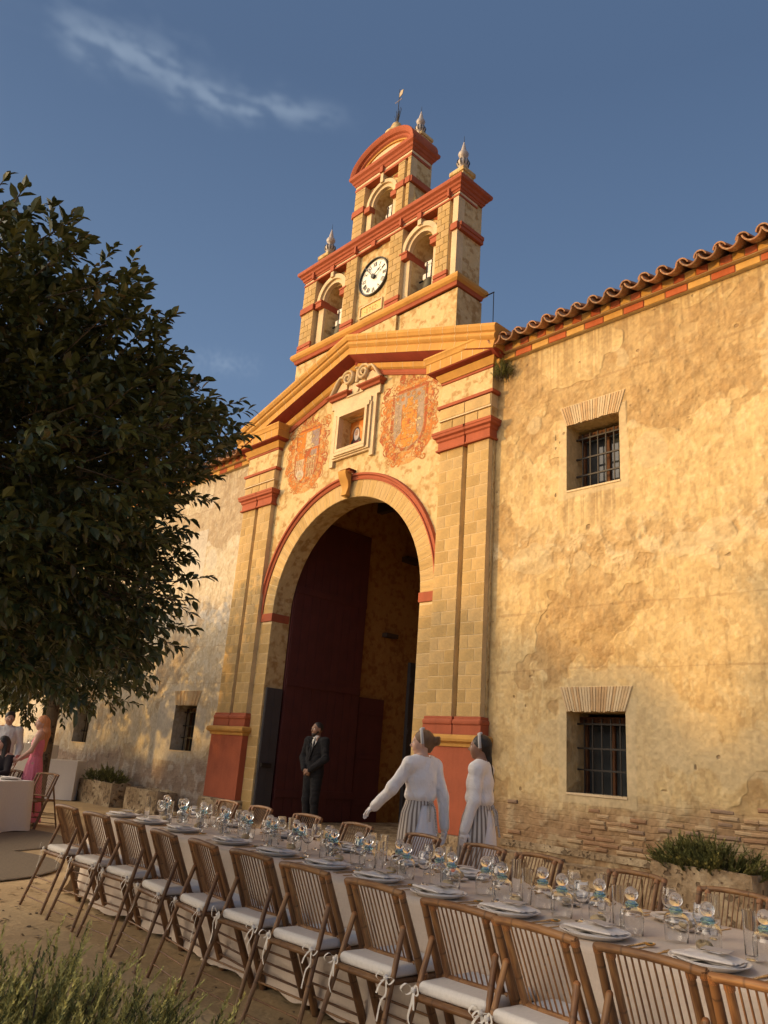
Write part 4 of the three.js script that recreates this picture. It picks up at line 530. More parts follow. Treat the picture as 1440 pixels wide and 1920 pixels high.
function makeChair(label, group) {                       // a folding bamboo chair; its back is towards +z
  const t = thing('bamboo_folding_chair', label, 'chair', [0, 0, 0], 0, group), Z = (y) => -0.235 + 0.37 * y / 0.815, rod = (n, a, b, r, r1, m = M.bamboo) => part(n, bambooRod(V(...a), V(...b), r, r1), m, t);
  for (const s of [-1, 1]) {
    rod('upright', [s * 0.212, 0, Z(0)], [s * 0.200, 0.81, Z(0.81)], 0.0245, 0.0165, M.bambooDark);
    const leg = rod('rear_leg', [s * 0.222, 0, 0.285], [s * 0.178, 0.645, Z(0.645) + 0.026], 0.0125, 0.0145); part('end_cap', moved(new THREE.SphereGeometry(0.0145, 8, 6), s * 0.178, 0.645, Z(0.645) + 0.026), M.bambooPale, leg);
    rod('stile', [s * 0.150, 0.485, Z(0.485) + 0.004], [s * 0.150, 0.80, Z(0.80) + 0.004], 0.0165, 0.0155);
    rod('seat_rail', [s * 0.185, 0.418, -0.24], [s * 0.185, 0.425, 0.155], 0.013, 0.013, M.bambooDark);
    for (const [bx, by, br] of [[0.2, 0.785, 0.0185], [0.15, 0.775, 0.019], [0.212, 0.43, 0.0245]]) part('binding', tube(V(s * bx, by, Z(by)), V(s * bx, by + 0.02, Z(by + 0.02)), br, br, 8), M.bambooPale, t);
  }
  const bow = (n, y, h, w, r, dz, m) => { const g = new THREE.TubeGeometry(new THREE.CatmullRomCurve3([V(-w, y, Z(y)), V(-w * 0.55, y + h * 0.75, Z(y) + dz * 0.8), V(0, y + h, Z(y) + dz), V(w * 0.55, y + h * 0.75, Z(y) + dz * 0.8), V(w, y, Z(y))]), 14, r, 7); const u = g.attributes.uv; for (let i = 0; i < u.count; i++) u.setXY(i, u.getY(i) * 0.06, u.getX(i) * 0.45); return part(n, g, m, t); };
  bow('top_rail', 0.800, 0.014, 0.206, 0.0165, 0.022, M.bamboo); bow('bottom_rail', 0.487, 0.004, 0.178, 0.012, 0.016, M.bamboo);
  for (let i = 0; i < 9; i++) { const x = (i - 4) * 0.0285, c = 0.018 * (1 - (x / 0.16) ** 2); rod('slat', [x, 0.49, Z(0.49) + c * 0.8], [x, 0.806, Z(0.806) + c], 0.0042, 0.0040); }
  rod('seat_rail', [-0.2, 0.420, 0.158], [0.2, 0.420, 0.158], 0.0165, 0.0165); rod('seat_rail', [-0.2, 0.415, -0.24], [0.2, 0.415, -0.24], 0.015, 0.015, M.bambooDark);
  part('seat_slats', [...Array(9)].map((_, i) => bambooRod(V((i - 4) * 0.04, 0.425, -0.23), V((i - 4) * 0.04, 0.43, 0.15), 0.008, 0.008, 5)), M.bambooDark, t);
  for (const [y, k] of [[0.075, 0], [0.15, 1], [0.225, 2]]) { const x = 0.218 - 0.01 * k, z = 0.285 - y * 0.34; rod('rung', [-x, y, z], [x, y, z], 0.0055, 0.0055); rod('rung', [-0.208, y + 0.03, Z(y + 0.03)], [0.208, y + 0.03, Z(y + 0.03)], 0.0065, 0.0065, M.bambooDark); }
  return t;
}
const ORD = ['first', 'second', 'third', 'fourth', 'fifth', 'sixth', 'seventh', 'eighth', 'ninth', 'tenth', 'eleventh', 'twelfth', 'thirteenth', 'fourteenth', 'fifteenth', 'sixteenth', 'seventeenth', 'eighteenth', 'nineteenth'];
for (const [t, w] of [['twentieth', 'twenty'], ['thirtieth', 'thirty']]) { ORD.push(t); for (let i = 0; i < 9; i++) ORD.push(w + ' ' + ORD[i]); }
function makeCushion(label, sd) { const RT = rng(sd * 37), jt = () => (RT() - 0.5) * 0.045;
  const t = thing('seat_cushion', label, 'cushion', [0, 0, 0], 0, 'white cushions on the near chairs');
  const g = new RoundedBoxGeometry(0.37, 0.05, 0.385, 5, 0.022); deform(g, (v) => { const e = Math.max(Math.abs(v.x) / 0.185, Math.abs(v.z) / 0.19); v.y += (v.y > 0 ? 0.010 : -0.004) * (1 - e * e) + 0.004 * Math.sin(v.x * 25 + 1) * Math.cos(v.z * 19); const k = 1 + 0.03 * Math.sin(v.z * 9); v.x *= k; }); g.translate(0, 0.458, -0.035); part('pad', boxUV(g), M.cushion, t);
  const ribbon = (pts, w) => { const c = new THREE.CatmullRomCurve3(pts.map((p) => V(...p))), pos = [], n = 14; for (let i = 0; i < n; i++) { const a = c.getPoint(i / n), b = c.getPoint((i + 1) / n), d = w / 2; for (const q of [[a, -d], [b, -d], [b, d], [a, -d], [b, d], [a, d]]) pos.push(q[0].x + q[1], q[0].y, q[0].z + q[1] * 0.35); } const g2 = new THREE.BufferGeometry(); g2.setAttribute('position', new THREE.Float32BufferAttribute(pos, 3)); g2.computeVertexNormals(); return g2; };
  for (const s of [-1, 1]) { const x = s * 0.185, z = 0.185; part('tie', [moved(new THREE.SphereGeometry(0.013, 8, 6), x, 0.452, z), ribbon([[x, 0.452, z], [x + 0.012 * s + jt(), 0.40 + jt(), z + 0.018], [x - 0.008 * s + jt(), 0.345 + jt(), z + 0.016], [x + 0.004 + jt(), 0.29 + jt() * 2, z + 0.03]], 0.016), ribbon([[x, 0.452, z], [x - 0.02 * s, 0.42, z + 0.02], [x - 0.03 * s, 0.385, z + 0.028]], 0.016), ribbon([[x, 0.452, z], [x + s * 0.03 + jt(), 0.475 + jt(), z + 0.01], [x + s * 0.05 + jt(), 0.445 + jt(), z + 0.015], [x + s * 0.03, 0.43, z + 0.012], [x, 0.45, z]], 0.014), ribbon([[x, 0.452, z], [x - s * 0.025, 0.478, z + 0.012], [x - s * 0.045, 0.45, z + 0.02], [x - s * 0.02, 0.436, z + 0.012], [x, 0.45, z]], 0.014)], M.cushion, t); }
  return t;
}
const RF = rng(401), TONES = [[1, 1, 1], [.80, .78, .76], [1.18, 1.14, 1.06], [.92, .86, .80]].map(([r, g, b], i) => i ? new Map([M.bamboo, M.bambooDark, M.bambooPale].map((m) => [m, tinted(m, m.color.r * r, m.color.g * g, m.color.b * b)])) : null);
function retone(o, i) { const t = TONES[i % 4]; if (t) o.traverse((m) => { if (m.isMesh && t.has(m.material)) m.material = t.get(m.material); }); return o; }

const NEARX = [3.365, 4.04, 4.64, 5.32, 5.88, 6.395, 6.945, 7.52, 8.09, 8.535, 9.02, 9.465], PLATEX = [3.2, 3.795, 4.4, 5.19, 5.81, 6.395, 6.92, 7.435, 7.94, 8.45, 8.99, 9.5], FARX = [2.31, 3.06, 3.98, 4.80, 5.66, 6.37, 6.91, 7.73, 8.41, 9.2];
{
  const L = (i) => 'bamboo folding chair, near side of the long table, ' + (i === 11 ? 'last on the right' : ORD[i] + ' from the left');
  const chair = makeChair(L(0), 'chairs along the near side of the long table'), cush = makeCushion('white cushion tied on the near side chair that is first from the left end', 1), cushes = [cush, makeCushion('', 2), makeCushion('', 3)]; cushes.slice(1).forEach((q) => scene.remove(q));
  NEARX.forEach((x, i) => { const p = [x, G, ZL(x, 5.70) + (RF() - 0.5) * 0.05], a = -0.03 + (RF() - 0.5) * 0.2; if (i) { retone(dup(chair, p, a, L(i)), Math.floor(RF() * 4)); dup(cushes[Math.floor(RF() * 3)], p, a, 'white cushion tied on the near side chair that is ' + (i === 11 ? 'last on the right' : ORD[i] + ' from the left end')); } else for (const o of [chair, cush]) { o.position.set(...p); o.rotation.y = a; } });
  for (let i = 0; i < 10; i++) { const x = FARX[i], c = dup(chair, [x, G, 3.72 + (x - 6) * 0.075 + (RF() - 0.5) * 0.06], Math.PI + (RF() - 0.5) * 0.14, 'bamboo folding chair, far side of the long table, ' + (i === 9 ? 'last on the right' : ORD[i] + ' from the left')); c.userData.group = 'chairs along the far side of the long table'; }
}
// the table and its cloth
const TX0 = 3.02, TX1 = 10.9;
{
  const t = thing('long_dining_table', 'long banquet table set for dinner in front of the arch', 'table'); const th = -Math.atan(0.042);
  const at = (x, z) => [x, ZL(x, z)];
  part('tabletop', (() => { const g = new THREE.BoxGeometry(TX1 - TX0 - 0.04, 0.03, 1.06); g.rotateY(th); g.translate((TX0 + TX1) / 2, TOP - 0.03, ZL((TX0 + TX1) / 2, 4.87)); return boxUV(g); })(), M.darkWood, t);
  for (let x = TX0 + 0.3; x < TX1; x += 2.4) for (const z of [4.5, 5.2]) part('leg', tube(V(x, G, ZL(x, z)), V(x, TOP - 0.04, ZL(x, z)), 0.025), M.darkWood, t);
  const nx = 380, prof = []; for (let i = 0; i <= 15; i++) prof.push([4.30, i / 15, 0]); for (let i = 1; i < 20; i++) prof.push([mix(4.30, 5.42, i / 20), 1, 1]); for (let i = 0; i <= 20; i++) prof.push([5.42, 1 - i / 20, 2]);
  const m = prof.length, pos = [], idx = [];
  const R = rng(431), ph = [...Array(6)].map(() => R() * 6);
  for (let i = 0; i <= nx; i++) { const x = mix(TX0, TX1, i / nx); for (const [z0, f, k] of prof) {
    const drop = 1 - f, fold = (0.5 + 0.5 * Math.sin(x * 7.3 + ph[0] + 1.6 * Math.sin(x * 2.1 + ph[1]))) * 0.75 + 0.25 * Math.sin(x * 17 + ph[2]); let y = mix(G + 0.012, TOP, f), z = z0;
    if (k === 1) y += 0.0025 * Math.sin(x * 9 + z * 14) * Math.sin(z * 6 + x * 2.2);
    const s = k === 2 ? 1 : k === 0 ? -1 : 0; if (s) { z += s * (0.012 + drop * (0.015 + 0.05 * fold)); if (drop > 0.86) { const q = (drop - 0.86) / 0.14; z += s * q * (0.01 + 0.07 * sst(.5, .65, fbm(x / 12, 0.3, 40, 4, 3, 9))); y += 0.05 * q * (fbm(x / 12 + 0.1, 0.7, 90, 4, 2, 19)) ; } }
    pos.push(x + (s ? 0.012 * drop * Math.sin(x * 11 + ph[3]) : 0), y, ZL(x, z)); } }
  for (let i = 0; i < nx; i++) for (let j = 0; j < m - 1; j++) { const a = i * m + j, b = a + m; idx.push(a, a + 1, b, b, a + 1, b + 1); }
  const base = pos.length / 3, ne = 60, me = 16;      // hanging end of the cloth on the left
  for (let i = 0; i <= ne; i++) for (let j = 0; j <= me; j++) { const z = mix(4.30, 5.42, i / ne), d = j / me, fo = 0.5 + 0.5 * Math.sin(z * 13 + 1); pos.push(TX0 - 0.01 - d * (0.03 + 0.10 * fo) - Math.max(0, d - 0.86) * 0.8, mix(TOP, G + 0.015, d), ZL(TX0, z + (z > 5.3 ? 0.08 * d : 0))); }
  for (let i = 0; i < ne; i++) for (let j = 0; j < me; j++) { const a = base + i * (me + 1) + j, b = a + me + 1; idx.push(a, b, a + 1, b, b + 1, a + 1); }
  let g = new THREE.BufferGeometry(); g.setAttribute('position', new THREE.Float32BufferAttribute(pos, 3)); g.setIndex(idx); g.computeVertexNormals(); g = boxUV(g);
  const cl = tag(part('tablecloth', g, M.linen, scene), 'pale linen cloth draped to the sand over the long table', 'tablecloth'); cl.name = numbered('tablecloth');
}
// place settings
const ON = TOP + 0.003;
function makePlate(label) {
  const t = thing('dinner_plate', label, 'plate', [0, 0, 0], 0, 'plates on the long table');
  const rim = lathe([[0.001, 0.006], [0.11, 0.004], [0.115, 0.0], [0.12, 0.004], [0.150, 0.018], [0.158, 0.021], [0.156, 0.025], [0.148, 0.023], [0.118, 0.010], [0.108, 0.009], [0.001, 0.009]], 40); part('charger', rim, M.china, t);
  part('top_plate', moved(lathe([[0.001, 0.004], [0.085, 0.003], [0.09, 0.001], [0.128, 0.013], [0.134, 0.017], [0.130, 0.020], [0.09, 0.008], [0.001, 0.008]], 36), 0, 0.0055, 0), M.china, t); return t;
}
function makeNapkin(label) {
  const t = thing('folded_napkin', label, 'napkin', [0, 0, 0], 0, 'napkins on the plates'), sheet = (w, d, y0, sd, cx, cz) => { const g = new THREE.PlaneGeometry(w, d, 18, 18); g.rotateX(-Math.PI / 2); deform(g, (v) => { const e = Math.max(Math.abs(v.x) / (w / 2), Math.abs(v.z) / (d / 2)), n = fbm((v.x + 1) / 3, (v.z + 1) / 3, 60, 60, 2, sd) - 0.5; v.y = y0 - 0.008 + n * 0.02 + 0.008 * (1 - e * e); v.x += cx + n * 0.012; v.z += cz; }); return g; };
  part('fold', sheet(0.25, 0.20, 0.030, 3, 0, 0.0), M.napkin, t); part('fold', sheet(0.23, 0.15, 0.040, 11, 0.01, 0.012), M.napkin, t); part('fold', (() => { const g = lathe([[0.001, -0.12], [0.012, -0.115], [0.016, 0], [0.012, 0.115], [0.001, 0.12]], 10); g.rotateZ(Math.PI / 2); g.scale(1, 0.45, 1.3); g.translate(0, 0.036, 0.085); return g; })(), M.napkin, t); return t;
}
const knifeG = [wedge([[-0.006, 0], [0.006, 0], [0.005, 0.10], [0.009, 0.13], [0.007, 0.21], [-0.004, 0.225], [-0.006, 0.10]], 0, 0.003).rotateX(-Math.PI / 2)];
const forkG = [wedge([[-0.005, 0], [0.005, 0], [0.003, 0.12], [0.011, 0.15], [0.011, 0.205], [0.007, 0.205], [0.006, 0.165], [0.002, 0.165], [0.002, 0.205], [-0.002, 0.205], [-0.002, 0.165], [-0.006, 0.165], [-0.007, 0.205], [-0.011, 0.205], [-0.011, 0.15], [-0.003, 0.12]], 0, 0.003).rotateX(-Math.PI / 2)];
const spoonG = (() => { const b = new THREE.SphereGeometry(0.022, 14, 8, 0, 6.2832, Math.PI / 2, Math.PI / 2); b.scale(0.95, 0.42, 1.45); b.translate(0, 0.012, -0.165); const h = wedge([[-0.004, 0], [0.004, 0], [0.0025, 0.14], [-0.0025, 0.14]], 0, 0.003); h.rotateX(-Math.PI / 2); return [h, b]; })();
function cutlery(kind, geo, label) { const o = part(kind, geo.map((g) => g.clone()), M.gold, scene); o.name = numbered(kind); return tag(o, label, kind, kind + 's on the long table'); }
function makeGoblet(label) {      // glass with a ball and a blue green collar on top
  const t = thing('ball_top_glass', label, 'glass', [0, 0, 0], 0, 'ball topped glasses down the middle of the long table');
  part('bowl', lathe([[0.0475, 0.0], [0.050, 0.0], [0.053, 0.03], [0.055, 0.075], [0.053, 0.098], [0.042, 0.112], [0.022, 0.117], [0.001, 0.118], [0.001, 0.114], [0.021, 0.113], [0.040, 0.108], [0.0505, 0.096], [0.0525, 0.075], [0.0505, 0.03], [0.0475, 0.0]], 28), M.ball, t);
  part('collar', moved(lathe([[0.001, 0], [0.026, 0], [0.031, 0.006], [0.030, 0.014], [0.020, 0.022], [0.001, 0.024]], 18), 0, 0.1185, 0), M.teal, t);
  part('ball', moved(new THREE.SphereGeometry(0.031, 22, 16), 0, 0.1715, 0), M.ball, t); return t;
}
function makeTumbler(label) { const t = thing('tall_glass', label, 'glass', [0, 0, 0], 0, 'tall straight glasses on the long table'); part('tumbler', lathe([[0.001, 0.0], [0.024, 0.0], [0.025, 0.004], [0.0265, 0.10], [0.028, 0.19], [0.0262, 0.19], [0.0247, 0.10], [0.0232, 0.016], [0.001, 0.013]], 24), M.ball, t); return t; }
function makeWine(label) { const t = thing('wine_glass', label, 'glass', [0, 0, 0], 0, 'stemmed wine glasses on the long table'); part('bowl', lathe([[0.001, 0.0815], [0.006, 0.0805], [0.022, 0.0855], [0.037, 0.106], [0.041, 0.13], [0.038, 0.155], [0.034, 0.182], [0.0325, 0.182], [0.0365, 0.155], [0.0394, 0.13], [0.0354, 0.107], [0.021, 0.088], [0.001, 0.084]], 24), M.ball, t); part('stem', lathe([[0.001, 0.0], [0.034, 0.0], [0.034, 0.002], [0.012, 0.006], [0.0038, 0.016], [0.0034, 0.07], [0.006, 0.080], [0.001, 0.081]], 16), M.ball, t); return t; }
{
  const R = rng(467), pl = makePlate(''), na = makeNapkin(''), go = makeGoblet('clear glass with ball top and blue green collar, on the long table'), tu = makeTumbler('tall straight clear glass among the glasses of the long table'), wi = makeWine('stemmed clear wine glass among the glasses of the long table');
  const fk = cutlery('fork', forkG, ''), kn = cutlery('knife', knifeG, ''), sp = cutlery('spoon', spoonG, '');
  const cardG = box(-0.055, 0.055, 0.0, 0.0016, -0.04, 0.04), cd = tag(part('menu_card', cardG, M.card, scene), '', 'card', 'cards on the napkins');
  const dish = thing('side_dish', '', 'dish', [0, 0, 0], 0, 'side dishes on the long table'); part('saucer', lathe([[0.001, 0.004], [0.035, 0.003], [0.055, 0.012], [0.057, 0.015], [0.035, 0.008], [0.001, 0.008]], 22), M.china, dish);
  const roll = tag(part('bread_roll', (() => { const g = new THREE.SphereGeometry(0.034, 16, 10); g.scale(1.15, 0.62, 0.95); deform(g, (v) => { v.multiplyScalar(1 + 0.2 * (fbm(v.x * 4 + 2, v.z * 4 + v.y * 5 + 2, 40, 40, 2, 5) - 0.5)); }); g.translate(0, 0.024, 0); return boxUV(g); })(), M.bread, scene), '', 'bread roll', 'rolls on the side dishes');
  const first = {}; const put = (o, key, p, a, label) => { if (!first[key]) { first[key] = 1; o.position.set(...p); o.rotation.y = a; o.userData.label = label; return o; } return dup(o, p, a, label); };
  const set = (x, z, turn, w) => {
    const c = Math.cos(turn), s = Math.sin(turn), P = (dx, dz, y = ON) => [x + dx * c + dz * s, y, z - dx * s + dz * c], j = () => (R() - 0.5) * 0.02;
    put(pl, 'pl', P(0, 0), R() * 6, 'white rimmed plate under a napkin, ' + w); put(na, 'na', P(j(), j(), ON), turn + (R() - 0.5) * 0.5, 'white folded napkin on the plate, ' + w);
    put(cd, 'cd', P(0.02 + j(), -0.01 + j(), ON + 0.058), turn + (R() - 0.5) * 0.5, 'small grey brown menu card on the napkin, ' + w);
    put(fk, 'fk', P(-0.205, 0.10), turn + (R() - 0.5) * 0.1, 'gilt fork left of the plate, ' + w); put(kn, 'kn', P(0.195, 0.11), turn + (R() - 0.5) * 0.1, 'gilt knife right of the plate, ' + w); put(sp, 'sp', P(0.235, 0.12, ON), turn - 0.05 + (R() - 0.5) * 0.1, 'gilt spoon right of the knife, ' + w);
    put(dish, 'di', P(-0.12, -0.21), 0, 'small white side dish behind the plate, ' + w); put(roll, 'ro', P(-0.12 + j(), -0.21 + j(), ON + 0.008), R() * 6, 'small grey bread roll on its side dish, ' + w);
  };
  PLATEX.forEach((x, i) => set(x, ZL(x, 5.2) + Math.max(0, x - 6) * 0.025, 0, 'near row, ' + (i === 11 ? 'last on the right' : ORD[i] + ' from the left')));
  for (let i = 0; i < 9; i++) { const x = FARX[i + 1] + 0.06; set(x, ZL(x, 4.47), Math.PI, 'far row, ' + (i === 8 ? 'last on the right' : ORD[i] + ' from the left')); }
  for (let k = 0; k < 36; k++) { const x = 3.15 + 0.198 * k + (R() - 0.5) * 0.03; put(go, 'go', [x, ON, ZL(x, 4.89) + (x - 6) * 0.04 + (k % 2 ? 0.05 : -0.04) + (R() - 0.5) * 0.03], R() * 6, 'clear glass with ball top and blue green collar, ' + ORD[k] + ' from the left end'); }
  for (let k = 0; k < 24; k++) { const x = 3.22 + 0.29 * k + (R() - 0.5) * 0.06; put(tu, 'tu', [x, ON, ZL(x, k % 2 ? 4.70 : 5.0) + (R() - 0.5) * 0.06], 0, 'tall straight clear glass on the long table, ' + ORD[k] + ' from the left end'); put(wi, 'wi', [x + 0.10 + (R() - 0.5) * 0.05, ON, ZL(x, k % 2 ? 5.03 : 4.68) + (R() - 0.5) * 0.06], 0, 'stemmed clear wine glass on the long table, ' + ORD[k] + ' from the left end'); }
}
// ---------------------------------------------------------------- people: fields of tapered bones meshed into continuous bodies
function meshField(f, lo, hi, cell) {     // surface nets
  const n = [0, 1, 2].map((k) => Math.ceil((hi[k] - lo[k]) / cell) + 1), [nx, ny, nz] = n, F = new Float32Array(nx * ny * nz);
  for (let k = 0, o = 0; k < nz; k++) for (let j = 0; j < ny; j++) for (let i = 0; i < nx; i++) F[o++] = f(lo[0] + i * cell, lo[1] + j * cell, lo[2] + k * cell);
  const id = new Int32Array(nx * ny * nz).fill(-1), pos = [], idx = [], at = (i, j, k) => i + nx * (j + ny * k);
  const E = [[0, 1], [2, 3], [4, 5], [6, 7], [0, 2], [1, 3], [4, 6], [5, 7], [0, 4], [1, 5], [2, 6], [3, 7]];
  for (let k = 0; k < nz - 1; k++) for (let j = 0; j < ny - 1; j++) for (let i = 0; i < nx - 1; i++) {
    const v = []; let m = 0; for (let q = 0; q < 8; q++) { const w = F[at(i + (q & 1), j + ((q >> 1) & 1), k + (q >> 2))]; v.push(w); if (w < 0) m |= 1 << q; } if (m === 0 || m === 255) continue;
    let x = 0, y = 0, z = 0, c = 0; for (const [a, b] of E) { if ((v[a] < 0) === (v[b] < 0)) continue; const t = v[a] / (v[a] - v[b]); x += (a & 1) + t * ((b & 1) - (a & 1)); y += ((a >> 1) & 1) + t * (((b >> 1) & 1) - ((a >> 1) & 1)); z += (a >> 2) + t * ((b >> 2) - (a >> 2)); c++; }
    id[at(i, j, k)] = pos.length / 3; pos.push(lo[0] + (i + x / c) * cell, lo[1] + (j + y / c) * cell, lo[2] + (k + z / c) * cell);
  }
  const quad = (a, b, c, d, flip) => { if (a < 0 || b < 0 || c < 0 || d < 0) return; flip ? idx.push(a, c, b, a, d, c) : idx.push(a, b, c, a, c, d); };
  for (let k = 1; k < nz - 1; k++) for (let j = 1; j < ny - 1; j++) for (let i = 1; i < nx - 1; i++) {
    const s = F[at(i, j, k)] < 0;
    if (s !== F[at(i + 1, j, k)] < 0) quad(id[at(i, j - 1, k - 1)], id[at(i, j, k - 1)], id[at(i, j, k)], id[at(i, j - 1, k)], !s);
    if (s !== F[at(i, j + 1, k)] < 0) quad(id[at(i - 1, j, k - 1)], id[at(i - 1, j, k)], id[at(i, j, k)], id[at(i, j, k - 1)], !s);
    if (s !== F[at(i, j, k + 1)] < 0) quad(id[at(i - 1, j - 1, k)], id[at(i, j - 1, k)], id[at(i, j, k)], id[at(i - 1, j, k)], !s);
  }
  const nor = new Float32Array(pos.length), h = cell * 0.6; for (let i = 0; i < pos.length; i += 3) { const [x, y, z] = [pos[i], pos[i + 1], pos[i + 2]], a = f(x + h, y, z) - f(x - h, y, z), b = f(x, y + h, z) - f(x, y - h, z), c = f(x, y, z + h) - f(x, y, z - h), l = Math.hypot(a, b, c) || 1; nor[i] = a / l; nor[i + 1] = b / l; nor[i + 2] = c / l; }
  const g = new THREE.BufferGeometry(); g.setAttribute('position', new THREE.Float32BufferAttribute(pos, 3)); g.setAttribute('normal', new THREE.BufferAttribute(nor, 3)); g.setIndex(idx); const uv = new Float32Array(pos.length / 3 * 2); for (let i = 0; i < uv.length / 2; i++) { uv[i * 2] = pos[i * 3] + pos[i * 3 + 2] * 0.7; uv[i * 2 + 1] = pos[i * 3 + 1]; } g.setAttribute('uv', new THREE.BufferAttribute(uv, 2)); return g;
}
// bones: ['c', a, b, ra, rb, k] tapered capsule, ['e', centre, radii, k, quaternion] ellipsoid; k below 0 cuts away
function field(bones) {
  const B = bones.map((q) => q[0] === 'c' ? { t: 0, a: q[1], d: [q[2][0] - q[1][0], q[2][1] - q[1][1], q[2][2] - q[1][2]], r: q[3], s: q[4] - q[3], k: q[5] ?? 0.03 } : { t: 1, a: q[1], r: q[2], k: q[3] ?? 0.03, q: q[4] ? q[4].clone().invert() : null, m: Math.min(...q[2]) }), v = V();
  for (const b of B) if (b.t === 0) b.l = b.d[0] ** 2 + b.d[1] ** 2 + b.d[2] ** 2 || 1e-9;
  return (x, y, z) => { let D = 1; for (const b of B) { let px = x - b.a[0], py = y - b.a[1], pz = z - b.a[2], d; if (b.t === 0) { let t = (px * b.d[0] + py * b.d[1] + pz * b.d[2]) / b.l; t = t < 0 ? 0 : t > 1 ? 1 : t; px -= t * b.d[0]; py -= t * b.d[1]; pz -= t * b.d[2]; d = Math.sqrt(px * px + py * py + pz * pz) - b.r - t * b.s; } else { if (b.q) { v.set(px, py, pz).applyQuaternion(b.q); px = v.x; py = v.y; pz = v.z; } const k0 = Math.sqrt((px / b.r[0]) ** 2 + (py / b.r[1]) ** 2 + (pz / b.r[2]) ** 2); d = (k0 - 1) * b.m; } const k = Math.abs(b.k); if (b.k < 0) { const h = Math.max(0, k - Math.abs(D + d)) / k; D = Math.max(D, -d) + h * h * k * 0.25; } else { const h = Math.max(0, k - Math.abs(D - d)) / k; D = Math.min(D, d) - h * h * k * 0.25; } } return D; };
}
function bonesBox(bones, pad) { const lo = [9, 9, 9], hi = [-9, -9, -9]; for (const q of bones) { const pts = q[0] === 'c' ? [[q[1], q[3]], [q[2], q[4]]] : [[q[1], Math.max(...q[2])]]; for (const [p, r] of pts) for (let k = 0; k < 3; k++) { lo[k] = Math.min(lo[k], p[k] - r - pad); hi[k] = Math.max(hi[k], p[k] + r + pad); } } return [lo, hi]; }
const mesh = (bones, cell, cut) => { const [lo, hi] = bonesBox(bones, cell * 2.5), f = field(bones); return meshField(cut ? (x, y, z) => Math.max(f(x, y, z), cut(x, y, z)) : f, lo, hi, cell); };
function headKit(c, yaw, pitch, roll, s) {
  const q = new THREE.Quaternion().setFromEuler(new THREE.Euler(pitch, yaw, roll, 'YXZ')), P = (x, y, z) => { const v = V(x, y, z).multiplyScalar(s).applyQuaternion(q); return [c[0] + v.x, c[1] + v.y, c[2] + v.z]; };
  const C = (a, b, ra, rb, k = 0.014) => ['c', P(...a), P(...b), ra * s, rb * s, k], El = (a, r, k = 0.014) => ['e', P(...a), r.map((t) => t * s), k, q];
  const bones = [El([0, .022, -.012], [.073, .092, .092]), C([0, -.02, .016], [0, -.085, .047], .056, .027, .03), El([0, -.02, .03], [.058, .07, .055], .03), C([.03, -.028, .045], [-.03, -.028, .045], .028, .028, .03), El([.030, .004, .090], [.016, .011, .014], -.012), El([-.030, .004, .090], [.016, .011, .014], -.012), C([-.032, .024, .070], [.032, .024, .070], .012, .012, .016), C([0, .008, .083], [0, -.026, .103], .007, .0115, .010), C([-.010, -.033, .090], [.010, -.033, .090], .008, .008, .008), C([-.017, -.056, .078], [.017, -.056, .078], .0065, .0065, .008), C([-.013, -.066, .077], [.013, -.066, .077], .007, .007, .006), El([.073, -.008, -.008], [.010, .030, .018], .008), El([-.073, -.008, -.008], [.010, .030, .018], .008)];
  return { bones, P, q, s, C, El, eyes: [[.030, .004, .072], [-.030, .004, .072]] };
}
function handBones(w, dir, nrm, side, s, curl = 0.5) {   // wrist, axis to the knuckles, palm normal, side of the thumb (+1 or -1)
  const d = V(...dir).normalize(), n = V(...nrm); n.addScaledVector(d, -n.dot(d)).normalize(); const u = V().crossVectors(d, n).multiplyScalar(side), W = V(...w), at = (a, b, c) => { const p = W.clone().addScaledVector(d, a * s).addScaledVector(u, b * s).addScaledVector(n, c * s); return [p.x, p.y, p.z]; };
  const b = [['c', at(0, 0, 0), at(.05, 0, 0), .023 * s, .024 * s, .02], ['c', at(.045, .022, 0), at(.088, .024, 0), .016 * s, .0115 * s, .02], ['c', at(.045, -.018, 0), at(.082, -.024, 0), .016 * s, .0105 * s, .02]];
  [[.024, .040, .030], [.008, .045, .034], [-.008, .042, .031], [-.024, .034, .024]].forEach(([x, l1, l2], i) => { const c1 = curl * 0.7, c2 = curl * 1.7, k = at(.088 - Math.abs(i - 1.2) * .004, x, 0), m = at(.088 + l1 * Math.cos(c1), x * 1.12, l1 * Math.sin(c1)), e = at(.088 + l1 * Math.cos(c1) + l2 * Math.cos(c2), x * 1.14, l1 * Math.sin(c1) + l2 * Math.sin(c2)); b.push(['c', k, m, .0095 * s, .0085 * s, .004], ['c', m, e, .0085 * s, .007 * s, .003]); });
  b.push(['c', at(.018, .022, .004), at(.045, .046, .016), .013 * s, .0105 * s, .012], ['c', at(.045, .046, .016), at(.076, .046, .030), .0105 * s, .008 * s, .004]); return b;
}
const skinTone = (r, g, b) => std({ color: [r, g, b], roughness: 0.55 });
